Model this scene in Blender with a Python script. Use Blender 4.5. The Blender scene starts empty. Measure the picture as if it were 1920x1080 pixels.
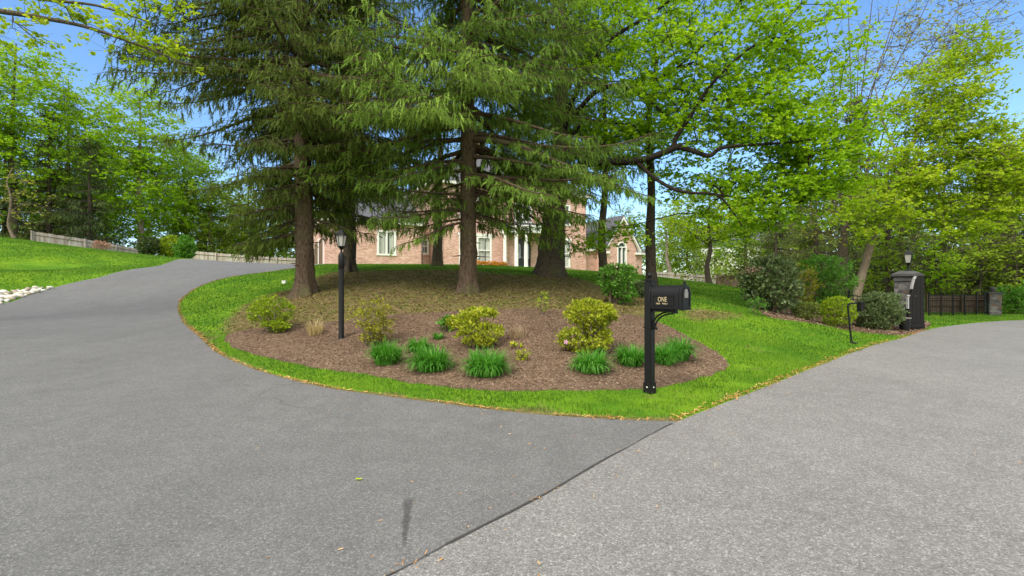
SUN, SUN_ANGLE, SKY, EXPO = 1.8, 18, .115, 1.0
CLOUD_FILL = 9.0
import bpy, bmesh, math, random
import numpy as np
from mathutils import Vector, Matrix, geometry

random.seed(7)
RNG = np.random.default_rng(11)
C = bpy.context.scene.collection
R = math.radians
PI = math.pi
EYE, FPX = 1.45, 900.0          # camera height (m), focal length in photo pixels

# ------------------------------------------------------------------ terrain
def pz(px, py, Y):
    return ((px - 960) / FPX * Y, Y, EYE - (py - 540) / FPX * Y)

CTRL = [  # X, Y, z
    (-12, -9, 0), (0, -9, 0), (12, -9, 0), (-2.6, 0, 0), (6, 0, 0), (14, 4, 0), (-7, 3, 0), (-12, 0, .05),
    (-.62, 2.42, 0), (.7, 3.95, 0), (1.8, 5.22, 0), (4.7, 8.16, 0), (9.86, 13.05, 0), (14.7, 16.9, 0), (22.4, 21, 0), (6.2, 9.39, 0), (8.1, 11.15, 0), (8.3, 11.0, 0), (10.0, 12.85, 0), (10.2, 12.7, 0), (12.05, 14.58, 0), (17.6, 18.9, 0),
    (32, 24.5, 0), (50, 28, 0.1), (26, 13, 0), (8, 8, 0), (16, 12, 0), (34, 16, 0), (-4, 5, .02),
]
for a in [(1000, 775, 5.48), (760, 740, 6.3), (560, 690, 7.98), (440, 650, 9.8), (360, 605, 13.15), (333, 580, 15.75),
          (345, 555, 18), (400, 527, 20.8), (500, 510, 23.5), (580, 500, 26.5), (655, 498, 28.5),
          (0, 570, 16), (100, 540, 19.5), (200, 516, 21.5), (300, 498, 27), (430, 498, 29), (540, 498, 29.5),
          (0, 700, 7.3), (0, 620, 10.7), (150, 600, 13.5),
          (1000, 733, 6.5), (1218, 737, 6.5), (425, 635, 10.4), (1360, 685, 8.5), (640, 635, 10), (572, 552, 15), (878, 548, 14.5),
          (1028, 516, 18.5), (655, 510, 22), (820, 500, 27), (1133, 530, 20), (1220, 541, 19), (1158, 570, 14), (912, 705, 7.1),
          (1105, 655, 8.6), (893, 650, 9), (1018, 590, 11), (760, 580, 12),
          (1290, 600, 12), (1400, 545, 25), (1230, 520, 30), (1430, 585, 15), (1500, 600, 14.5), (1600, 622, 14.8),
          (1740, 593, 24), (1865, 591, 25), (1060, 512, 27), (960, 502, 29),
          (0, 455, 30), (150, 476, 29), (0, 520, 19), (-300, 500, 19), (-250, 420, 30), (70, 505, 24), (215, 494, 27)]:
    CTRL.append(pz(*a))
CTRL += [(-15, 38, 3.3), (-4, 44, 3.4), (6, 49, 3.2), (13, 53, 2.6), (-20, 45, 3.1), (-28, 48, 3.3), (-40, 45, 4.5), (-38.6, 50, 3.8),
         (-55, 40, 6), (-45, 25, 4.5), (24, 50, 0.9), (18, 60, 2.0), (30, 34, .4), (40, 45, .8), (60, 50, 1.2), (-40, 8, 1.2), (-30, -5, .5),
         (-55, 65, 4), (0, 70, 3.2), (40, 70, 1.5), (60, 10, 0), (0, -30, 0), (50, -25, 0), (-50, -25, .5)]
CT = np.array(CTRL, float)

def _k(r2):
    return 0.5 * r2 * np.log(np.maximum(r2, 1e-12))

def _fit(P, lam=0.35):
    n = len(P)
    d2 = ((P[:, None, :2] - P[None, :, :2]) ** 2).sum(-1)
    K = _k(d2) + lam * np.eye(n)
    Q = np.c_[np.ones(n), P[:, :2]]
    A = np.block([[K, Q], [Q.T, np.zeros((3, 3))]])
    s = np.linalg.solve(A, np.r_[P[:, 2], 0, 0, 0])
    return s[:n], s[n:]
_W, _A = _fit(CT)

def hgt(x, y):
    x = np.asarray(x, float); y = np.asarray(y, float)
    sh = x.shape
    x = x.ravel(); y = y.ravel()
    out = np.empty(len(x))
    for i in range(0, len(x), 60000):
        xs, ys = x[i:i + 60000], y[i:i + 60000]
        d2 = (xs[:, None] - CT[None, :, 0]) ** 2 + (ys[:, None] - CT[None, :, 1]) ** 2
        out[i:i + 60000] = _k(d2) @ _W + _A[0] + _A[1] * xs + _A[2] * ys
    r = np.hypot(x, y - 20)
    t = np.clip((r - 48) / 35, 0, 1); t = t * t * (3 - 2 * t)
    far = np.where(y > 5, 2.6, 0.3)
    out = np.clip(out, -0.4, 7) * (1 - t) + far * t
    return out.reshape(sh)

def h1(x, y):
    return float(hgt(np.array([x]), np.array([y]))[0])

def G(px, py):
    """point of the ground that the photo shows at a pixel"""
    Y = np.arange(1.5, 60, .04)
    X = (px - 960) / FPX * Y
    z = EYE - (py - 540) / FPX * Y
    g = hgt(X, Y)
    i = np.argmax(g >= z)
    return float(X[i]), float(Y[i]), float(g[i])

def at(px, Y):
    X = (px - 960) / FPX * Y
    return X, Y, h1(X, Y)

# ------------------------------------------------------------------ materials
def newmat(name):
    m = bpy.data.materials.new(name); m.use_nodes = True
    nt = m.node_tree; nt.nodes.clear()
    return m, nt

def nd(nt, t, **kw):
    n = nt.nodes.new(t)
    for k, v in kw.items():
        if k.startswith('i_'):
            n.inputs[k[2:].replace('_', ' ')].default_value = v
        else:
            setattr(n, k, v)
    return n

def ramp(nt, fac, stops):
    r = nt.nodes.new('ShaderNodeValToRGB')
    e = r.color_ramp.elements
    while len(e) < len(stops): e.new(0.5)
    for el, (p, c) in zip(e, stops):
        el.position = p; el.color = (*c, 1)
    nt.links.new(fac, r.inputs[0])
    return r.outputs[0]

def coords(nt, scale=1.0, sc3=None):
    t = nd(nt, 'ShaderNodeTexCoord'); mp = nd(nt, 'ShaderNodeMapping')
    mp.inputs['Scale'].default_value = sc3 or (scale, scale, scale)
    nt.links.new(t.outputs['Object'], mp.inputs[0])
    return mp.outputs[0]

def noise(nt, vec, scale, detail=3, rough=.55, out='Fac'):
    n = nd(nt, 'ShaderNodeTexNoise'); n.inputs['Scale'].default_value = scale
    n.inputs['Detail'].default_value = detail; n.inputs['Roughness'].default_value = rough
    nt.links.new(vec, n.inputs['Vector'])
    return n.outputs[out]

def mixc(nt, fac, a, b, mode='MIX'):
    m = nt.nodes.new('ShaderNodeMix'); m.data_type = 'RGBA'; m.blend_type = mode
    for s, v in ((m.inputs[0], fac), (m.inputs[6], a), (m.inputs[7], b)):
        if hasattr(v, 'node'): nt.links.new(v, s)
        elif isinstance(v, (int, float)): s.default_value = v
        else: s.default_value = (*v, 1)
    return m.outputs[2]

def mth(nt, op, a, b=0.0, clamp=False):
    m = nt.nodes.new('ShaderNodeMath'); m.operation = op; m.use_clamp = clamp
    for s, v in ((m.inputs[0], a), (m.inputs[1], b)):
        if hasattr(v, 'node'): nt.links.new(v, s)
        else: s.default_value = v
    return m.outputs[0]

def finish(nt, col, rough=.8, metal=0.0, bump=None, bstr=.3, bdist=.01, spec=None, coat=0):
    b = nd(nt, 'ShaderNodeBsdfPrincipled'); o = nd(nt, 'ShaderNodeOutputMaterial')
    if hasattr(col, 'node'): nt.links.new(col, b.inputs['Base Color'])
    else: b.inputs['Base Color'].default_value = (*col, 1)
    if hasattr(rough, 'node'): nt.links.new(rough, b.inputs['Roughness'])
    else: b.inputs['Roughness'].default_value = rough
    b.inputs['Metallic'].default_value = metal
    if spec is not None: b.inputs['Specular IOR Level'].default_value = spec
    if coat: b.inputs['Coat Weight'].default_value = coat
    if bump is not None:
        bp = nd(nt, 'ShaderNodeBump'); bp.inputs['Strength'].default_value = bstr; bp.inputs['Distance'].default_value = bdist
        nt.links.new(bump, bp.inputs['Height']); nt.links.new(bp.outputs[0], b.inputs['Normal'])
    nt.links.new(b.outputs[0], o.inputs[0])
    return b

def leaf_mat(name, c0, c1, c2, trans=.4, rough=.55):
    m, nt = newmat(name)
    a = nd(nt, 'ShaderNodeAttribute', attribute_name='tone')
    col = ramp(nt, a.outputs['Fac'], [(0.0, c0), (.5, c1), (1.0, c2)])
    d = nd(nt, 'ShaderNodeBsdfPrincipled'); d.inputs['Roughness'].default_value = rough
    d.inputs['Specular IOR Level'].default_value = .25
    nt.links.new(col, d.inputs['Base Color'])
    t = nd(nt, 'ShaderNodeBsdfTranslucent'); nt.links.new(mixc(nt, 1.0, col, (1.0, 1.0, .55), 'MULTIPLY'), t.inputs['Color'])
    mx = nd(nt, 'ShaderNodeMixShader'); mx.inputs[0].default_value = trans
    o = nd(nt, 'ShaderNodeOutputMaterial')
    nt.links.new(d.outputs[0], mx.inputs[1]); nt.links.new(t.outputs[0], mx.inputs[2]); nt.links.new(mx.outputs[0], o.inputs[0])
    return m

def tone_mat(name, stops, rough=.9):
    m, nt = newmat(name)
    a = nd(nt, 'ShaderNodeAttribute', attribute_name='tone')
    finish(nt, ramp(nt, a.outputs['Fac'], stops), rough, spec=.15)
    return m

def plain_mat(name, col, rough=.5, metal=0, var=.15, nscale=8, spec=None, bump=False, coat=0):
    m, nt = newmat(name)
    v = coords(nt)
    n = noise(nt, v, nscale, 4)
    c = ramp(nt, n, [(.25, tuple(max(0, x * (1 - var)) for x in col)), (.75, tuple(min(1, x * (1 + var)) for x in col))])
    finish(nt, c, rough, metal, bump=noise(nt, v, nscale * 6, 3) if bump else None, bstr=.25, bdist=.01, spec=spec, coat=coat)
    return m

def bark_mat(name, dark, lite, sc=6.0, moss=None):
    m, nt = newmat(name)
    v = coords(nt, sc3=(sc * 2.2, sc * 2.2, sc * .55))
    n1 = noise(nt, v, 1.6, 6, .65)
    c = ramp(nt, n1, [(.30, dark), (.55, tuple((a + b) / 2 for a, b in zip(dark, lite))), (.75, lite)])
    if moss:
        n2 = noise(nt, coords(nt), 1.3, 4)
        c = mixc(nt, ramp(nt, n2, [(.5, (0, 0, 0)), (.68, (.7, .7, .7))]), c, moss)
    finish(nt, c, .95, bump=n1, bstr=.9, bdist=.03, spec=.1)
    return m

M = {}
M['bark_spruce'] = bark_mat('spruce_bark', (.030, .021, .015), (.20, .14, .095), 9, moss=(.10, .105, .04))
M['bark_grey'] = bark_mat('grey_bark', (.032, .025, .018), (.17, .135, .10), 7, moss=(.09, .095, .04))
M['bark_dark'] = bark_mat('dark_bark', (.030, .023, .018), (.11, .086, .068), 6)
M['bark_pale'] = bark_mat('pale_bark', (.13, .105, .08), (.36, .30, .23), 4)
M['bark_tan'] = bark_mat('tan_bark', (.11, .085, .06), (.28, .22, .16), 6)
M['bark_bud'] = bark_mat('budding_tree_bark', (.06, .048, .036), (.17, .135, .10), 6)
M['bark_limb'] = bark_mat('dark_limb_bark', (.012, .010, .008), (.055, .042, .034), 7)
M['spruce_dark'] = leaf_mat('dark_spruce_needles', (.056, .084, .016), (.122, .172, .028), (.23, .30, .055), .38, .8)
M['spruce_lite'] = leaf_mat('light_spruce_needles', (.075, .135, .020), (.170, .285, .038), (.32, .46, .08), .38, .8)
M['hemlock'] = leaf_mat('hemlock_needles', (.026, .046, .018), (.060, .095, .028), (.12, .165, .045), .25, .8)
M['hemlock_olive'] = leaf_mat('olive_needles', (.055, .075, .018), (.12, .16, .032), (.22, .27, .06), .3, .8)
M['maple'] = leaf_mat('maple_leaves', (.16, .31, .008), (.29, .49, .012), (.48, .65, .035), .6)
M['maple_far'] = leaf_mat('far_maple_leaves', (.16, .31, .012), (.30, .49, .016), (.49, .66, .035), .58)
M['maple_yellow'] = leaf_mat('yellow_green_leaves', (.21, .34, .012), (.37, .52, .02), (.58, .66, .05), .55)
M['bud_leaf'] = leaf_mat('budding_leaves', (.24, .22, .04), (.38, .38, .06), (.52, .54, .10), .5)
M['wood_leaf'] = leaf_mat('woodland_leaves', (.14, .22, .02), (.26, .37, .028), (.40, .50, .05), .5)
M['azalea'] = leaf_mat('azalea_leaves', (.16, .21, .014), (.36, .42, .024), (.58, .56, .06), .4)
M['azalea_olive'] = leaf_mat('olive_azalea_leaves', (.14, .20, .014), (.27, .38, .02), (.42, .52, .03), .42)
M['azalea_thin'] = leaf_mat('thin_azalea_leaves', (.18, .13, .04), (.28, .28, .03), (.42, .44, .03), .4)
M['lily'] = leaf_mat('daylily_blades', (.05, .19, .016), (.10, .33, .03), (.22, .48, .10), .45)
M['green_shrub'] = leaf_mat('green_shrub_leaves', (.05, .14, .014), (.10, .26, .024), (.20, .40, .07), .4)
M['rhodo'] = leaf_mat('rhododendron_leaves', (.048, .078, .028), (.110, .160, .055), (.24, .31, .14), .28, .5)
M['rhodo_green'] = leaf_mat('dull_green_leaves', (.07, .10, .02), (.14, .19, .03), (.25, .31, .06), .3)
M['boxwood'] = leaf_mat('boxwood_leaves', (.12, .20, .008), (.26, .38, .012), (.42, .52, .02), .4)
M['heather'] = leaf_mat('dry_heather', (.26, .17, .11), (.48, .36, .24), (.62, .52, .38), .35)
M['straw'] = leaf_mat('dry_straw', (.28, .20, .09), (.52, .41, .20), (.66, .56, .32), .35)
M['pinkish'] = leaf_mat('pink_buds', (.30, .16, .13), (.42, .24, .20), (.50, .34, .28), .3)
M['twig'] = plain_mat('twig_bark', (.10, .07, .05), .9, var=.4)
M['twig_grey'] = plain_mat('grey_twig_bark', (.17, .135, .11), .9, var=.4)
M['black_metal'] = plain_mat('black_powder_coat', (.006, .006, .006), .5, 0, .2, 20, spec=.25)
M['black_matte'] = plain_mat('black_matte_paint', (.009, .0085, .008), .65, 0, .3, 9, spec=.2)
M['gold'] = plain_mat('gold_letters', (.46, .37, .21), .5, .0)
M['pewter'] = plain_mat('pewter_plate', (.20, .19, .175), .5, .1)
M['white_paint'] = plain_mat('white_trim_paint', (.80, .78, .74), .5, 0, .04)
M['grey_white'] = plain_mat('weathered_white', (.66, .65, .62), .6, 0, .1)
M['roof'] = plain_mat('slate_shingles', (.085, .085, .095), .85, 0, .4, 6, bump=True)
M['copper'] = plain_mat('dark_downspout', (.06, .035, .025), .5)
M['garage'] = plain_mat('brown_garage_door', (.16, .095, .06), .6)
M['door_black'] = plain_mat('black_door_paint', (.012, .012, .014), .35)
M['curtain'] = plain_mat('pale_curtain', (.55, .56, .50), .8)
M['cap_stone'] = plain_mat('dark_cap_stone', (.06, .058, .055), .85, 0, .4, 5, bump=True)
M['rock'] = tone_mat('river_rock', [(0, (.36, .30, .24)), (.5, (.58, .54, .46)), (1, (.75, .72, .66))])
M['concrete'] = plain_mat('pale_concrete', (.5, .49, .46), .9)

def glass_mat(name, col, rough=.08):
    m, nt = newmat(name)
    v = coords(nt)
    c = ramp(nt, noise(nt, v, 1.2, 3), [(.35, tuple(x * .5 for x in col)), (.7, col)])
    finish(nt, c, rough, spec=.6)
    return m
M['pane'] = glass_mat('window_glass', (.10, .13, .12))
M['lamp_glass'] = glass_mat('frosted_lamp_glass', (.46, .45, .40), .25)

def brick_mat():
    m, nt = newmat('salmon_brick')
    t = nd(nt, 'ShaderNodeTexCoord'); s = nd(nt, 'ShaderNodeSeparateXYZ'); nt.links.new(t.outputs['Object'], s.inputs[0])
    cb = nd(nt, 'ShaderNodeCombineXYZ')
    nt.links.new(mth(nt, 'ADD', s.outputs[0], s.outputs[1]), cb.inputs[0]); nt.links.new(s.outputs[2], cb.inputs[1])
    b = nd(nt, 'ShaderNodeTexBrick')
    b.inputs['Scale'].default_value = 1.0; b.inputs['Brick Width'].default_value = .24; b.inputs['Row Height'].default_value = .085
    b.inputs['Mortar Size'].default_value = .010; b.inputs['Bias'].default_value = -.1
    b.inputs['Color1'].default_value = (.56, .275, .21, 1); b.inputs['Color2'].default_value = (.80, .52, .44, 1)
    b.inputs['Mortar'].default_value = (.74, .62, .53, 1)
    nt.links.new(cb.outputs[0], b.inputs['Vector'])
    n = noise(nt, coords(nt), .8, 4)
    n2 = noise(nt, coords(nt, sc3=(.6, .6, 7)), 1.5, 3)
    c = mixc(nt, .5, b.outputs['Color'], ramp(nt, n, [(.3, (.74, .66, .64)), (.7, (1, .98, .97))]), 'MULTIPLY')
    c = mixc(nt, .45, c, ramp(nt, n2, [(.35, (.62, .50, .46)), (.6, (1, 1, 1))]), 'MULTIPLY')
    finish(nt, c, .9, bump=b.outputs['Fac'], bstr=.3, bdist=.01)
    return m
M['brick'] = brick_mat()

def stone_mat():
    m, nt = newmat('fieldstone')
    v = coords(nt, sc3=(1, 1, 1.7))
    vo = nd(nt, 'ShaderNodeTexVoronoi'); vo.inputs['Scale'].default_value = 4.2; nt.links.new(v, vo.inputs['Vector'])
    ve = nd(nt, 'ShaderNodeTexVoronoi', feature='DISTANCE_TO_EDGE'); ve.inputs['Scale'].default_value = 4.2; nt.links.new(v, ve.inputs['Vector'])
    sx = nd(nt, 'ShaderNodeSeparateColor'); nt.links.new(vo.outputs['Color'], sx.inputs[0])
    c = ramp(nt, sx.outputs[0], [(0, (.06, .06, .063)), (.4, (.12, .115, .11)), (.7, (.18, .175, .165)), (.88, (.15, .075, .045)), (1, (.09, .085, .08))])
    c = mixc(nt, .5, c, ramp(nt, noise(nt, v, 9, 4), [(.3, (.5, .5, .5)), (.7, (1, 1, 1))]), 'MULTIPLY')
    e = ramp(nt, ve.outputs['Distance'], [(0, (0, 0, 0)), (.06, (1, 1, 1))])
    c = mixc(nt, e, (.09, .085, .08), c)
    finish(nt, c, .9, bump=e, bstr=.6, bdist=.03)
    return m
M['stone'] = stone_mat()

def board_mat(name, a, b, width=.14):
    m, nt = newmat(name)
    v = coords(nt)
    n = noise(nt, coords(nt, sc3=(5, 5, .7)), 1.3, 4)
    c = ramp(nt, n, [(.28, a), (.72, b)])
    at_ = nd(nt, 'ShaderNodeAttribute', attribute_name='tone')
    c = mixc(nt, .75, c, ramp(nt, at_.outputs['Fac'], [(0, (.60, .50, .44)), (.5, (.85, .80, .74)), (1, (1, 1, 1))]), 'MULTIPLY')
    finish(nt, c, .9, spec=.15)
    return m
M['fence_grey'] = board_mat('weathered_grey_boards', (.22, .205, .195), (.42, .395, .375))
M['fence_pale'] = board_mat('pale_weathered_boards', (.34, .31, .28), (.56, .52, .47))
M['fence_brown'] = board_mat('brown_boards', (.085, .06, .045), (.17, .125, .095))

def asphalt_mat(name, base, contrast, sc, patch, stain=None):
    m, nt = newmat(name)
    v = coords(nt)
    vo = nd(nt, 'ShaderNodeTexVoronoi'); vo.inputs['Scale'].default_value = sc; nt.links.new(v, vo.inputs['Vector'])
    sx = nd(nt, 'ShaderNodeSeparateColor'); nt.links.new(vo.outputs['Color'], sx.inputs[0])
    f1 = sx.outputs[0]
    f2 = noise(nt, v, sc * .28, 4, .7)
    f = mth(nt, 'ADD', mth(nt, 'MULTIPLY', f1, .6), mth(nt, 'MULTIPLY', f2, .8))
    lo = tuple(x * (1 - contrast) for x in base); hi = tuple(x * (1 + contrast) for x in base); top = tuple(min(1, x * (1 + 2.4 * contrast)) for x in base)
    c = ramp(nt, f, [(.30, lo), (.68, base), (.95, hi), (1.0, top)])
    big = noise(nt, coords(nt, sc3=(.5, .5, .5)), 1.0, 5, .6)
    c = mixc(nt, 1.0, c, ramp(nt, big, [(.3, (1 - patch,) * 3), (.7, (1 + patch, 1 + patch, 1 + patch * .9))]), 'MULTIPLY')
    med = noise(nt, v, 3.5, 5, .65)
    c = mixc(nt, 1.0, c, ramp(nt, med, [(.3, (.90,) * 3), (.7, (1.08,) * 3)]), 'MULTIPLY')
    # hairline cracks
    vw = nd(nt, 'ShaderNodeVectorMath', operation='ADD')
    nt.links.new(v, vw.inputs[0])
    nn = nd(nt, 'ShaderNodeTexNoise'); nn.inputs['Scale'].default_value = 1.1; nt.links.new(v, nn.inputs['Vector'])
    nt.links.new(nn.outputs['Color'], vw.inputs[1])
    ve = nd(nt, 'ShaderNodeTexVoronoi', feature='DISTANCE_TO_EDGE'); ve.inputs['Scale'].default_value = .22; nt.links.new(vw.outputs[0], ve.inputs['Vector'])
    cr = ramp(nt, ve.outputs['Distance'], [(0.0, (.66,) * 3), (.002, (1, 1, 1))])
    gate = ramp(nt, noise(nt, v, .5, 2), [(.52, (0, 0, 0)), (.60, (1, 1, 1))])
    sp_ = ramp(nt, noise(nt, v, 9, 3, .75), [(.64, (1, 1, 1)), (.74, (.86, .86, .86))]); c = mixc(nt, 1.0, c, sp_, 'MULTIPLY')
    tr_ = ramp(nt, noise(nt, coords(nt, sc3=(.9, .12, 1)), 1.4, 4, .6), [(.36, (.95, .95, .95)), (.64, (1.03, 1.03, 1.03))]); c = mixc(nt, 1.0, c, tr_, 'MULTIPLY')
    c = mixc(nt, 1.0, c, mixc(nt, gate, (1, 1, 1), cr), 'MULTIPLY')
    if stain:                       # dark drip mark: a wedge with soft ragged edges
        (x0, y0), (x1, y1), w0, w1 = stain
        s = nd(nt, 'ShaderNodeSeparateXYZ'); nt.links.new(v, s.inputs[0])
        L = math.hypot(x1 - x0, y1 - y0); ux, uy = (x1 - x0) / L, (y1 - y0) / L
        dx = mth(nt, 'SUBTRACT', s.outputs[0], x0); dy = mth(nt, 'SUBTRACT', s.outputs[1], y0)
        t = mth(nt, 'DIVIDE', mth(nt, 'ADD', mth(nt, 'MULTIPLY', dx, ux), mth(nt, 'MULTIPLY', dy, uy)), L)
        q = mth(nt, 'ABSOLUTE', mth(nt, 'ADD', mth(nt, 'ADD', mth(nt, 'MULTIPLY', dx, -uy), mth(nt, 'MULTIPLY', dy, ux)), mth(nt, 'MULTIPLY', mth(nt, 'SUBTRACT', noise(nt, v, 18, 4), .5), .05)))
        wid = mth(nt, 'ADD', mth(nt, 'MULTIPLY', t, w1 - w0), w0)
        a = mth(nt, 'SUBTRACT', 1.0, mth(nt, 'DIVIDE', q, wid), True)
        b = mth(nt, 'MULTIPLY', mth(nt, 'MULTIPLY', t, 8.0, True), mth(nt, 'MULTIPLY', mth(nt, 'SUBTRACT', 1.0, t), 6.0, True))
        c = mixc(nt, mth(nt, 'MULTIPLY', mth(nt, 'MULTIPLY', mth(nt, 'MULTIPLY', a, 2.2, True), b, True), .55), c, (.02, .02, .022))
    finish(nt, c, .8, bump=f, bstr=.35, bdist=.006, spec=.3)
    return m

def ground_mat():
    m, nt = newmat('lawn_and_needle_litter')
    v = coords(nt)
    a = nd(nt, 'ShaderNodeAttribute', attribute_name='litter')
    n1 = noise(nt, v, 38, 4, .7); n2 = noise(nt, v, .55, 4, .6); n3 = noise(nt, v, 3.2, 4, .65)
    g = ramp(nt, n1, [(.25, (.030, .095, .005)), (.5, (.070, .18, .008)), (.78, (.15, .29, .014))])
    g = mixc(nt, ramp(nt, n2, [(.38, (0, 0, 0)), (.66, (.75, .75, .75))]), g, (.18, .30, .012))
    g = mixc(nt, ramp(nt, n3, [(.58, (0, 0, 0)), (.78, (.38, .38, .38))]), g, (.19, .22, .05))
    l = ramp(nt, n1, [(.25, (.085, .058, .028)), (.5, (.185, .130, .064)), (.75, (.33, .25, .135))])
    l = mixc(nt, ramp(nt, n3, [(.42, (0, 0, 0)), (.62, (.85, .85, .85))]), l, (.13, .125, .03))
    f = mth(nt, 'ADD', a.outputs['Fac'], mth(nt, 'MULTIPLY', mth(nt, 'SUBTRACT', mth(nt, 'ADD', mth(nt, 'MULTIPLY', n3, .6), mth(nt, 'MULTIPLY', n1, .4)), .5), 1.6))
    k = ramp(nt, f, [(.38, (0, 0, 0)), (.62, (1, 1, 1))])
    finish(nt, mixc(nt, k, g, l), .95, bump=n1, bstr=.7, bdist=.03, spec=.1)
    return m

def mulch_mat():
    m, nt = newmat('shredded_mulch')
    v = coords(nt)
    vo = nd(nt, 'ShaderNodeTexVoronoi'); vo.inputs['Scale'].default_value = 34; vo.inputs['Randomness'].default_value = 1
    nt.links.new(coords(nt, sc3=(1, 1.6, 1)), vo.inputs['Vector'])
    sx = nd(nt, 'ShaderNodeSeparateColor'); nt.links.new(vo.outputs['Color'], sx.inputs[0])
    n = noise(nt, v, 60, 4, .7)
    f = mth(nt, 'ADD', mth(nt, 'MULTIPLY', sx.outputs[0], .5), mth(nt, 'MULTIPLY', n, .6))
    c = ramp(nt, f, [(.2, (.090, .058, .038)), (.5, (.185, .122, .080)), (.72, (.26, .18, .122)), (.95, (.40, .30, .21))])
    c = mixc(nt, 1.0, c, ramp(nt, noise(nt, v, .9, 4), [(.3, (.72, .70, .70)), (.7, (1.12, 1.08, 1.05))]), 'MULTIPLY')
    finish(nt, c, .95, bump=f, bstr=.8, bdist=.03, spec=.1)
    return m
M['ground'] = ground_mat(); M['mulch'] = mulch_mat()
M['grass_blade'] = leaf_mat('grass_blades', (.042, .118, .007), (.090, .210, .013), (.24, .35, .03), .4)
M['chip'] = tone_mat('mulch_chips', [(0, (.09, .058, .038)), (.5, (.185, .122, .080)), (.85, (.27, .19, .13)), (1, (.44, .34, .24))])
M['needle_litter'] = tone_mat('orange_needles', [(0, (.26, .12, .035)), (.5, (.52, .27, .08)), (1, (.70, .46, .19))])
M['moss_litter'] = tone_mat('moss_and_needles', [(0, (.09, .065, .025)), (.5, (.19, .14, .055)), (.8, (.20, .21, .04)), (1, (.34, .27, .13))])
M['seam'] = plain_mat('tar_seam', (.045, .042, .039), .8, 0, .4, 12)

# ------------------------------------------------------------------ mesh helpers
def link(name, me, parent=None):
    o = bpy.data.objects.new(name, me); C.objects.link(o)
    if parent is not None: o.parent = parent
    return o

def mesh_np(name, V, F, mat, tone=None, smooth=False, parent=None, attr='tone'):
    """V (n,3); F list of (m,k) index arrays"""
    V = np.ascontiguousarray(V, np.float32)
    me = bpy.data.meshes.new(name)
    me.vertices.add(len(V)); me.vertices.foreach_set('co', V.ravel())
    F = [np.asarray(f, np.int32) for f in F if len(f)]
    nl = sum(f.size for f in F); npoly = sum(len(f) for f in F)
    me.loops.add(nl); me.loops.foreach_set('vertex_index', np.concatenate([f.ravel() for f in F]))
    me.polygons.add(npoly)
    tot = np.concatenate([np.full(len(f), f.shape[1], np.int32) for f in F])
    st = np.concatenate([[0], np.cumsum(tot)[:-1]]).astype(np.int32)
    me.polygons.foreach_set('loop_start', st)
    me.polygons.foreach_set('loop_total', tot)
    me.polygons.foreach_set('use_smooth', np.full(npoly, smooth))
    if tone is not None:
        a = me.attributes.new(attr, 'FLOAT', 'POINT'); a.data.foreach_set('value', np.ascontiguousarray(tone, np.float32))
    me.materials.append(mat)
    me.update(calc_edges=True)
    return link(name, me, parent)

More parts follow.
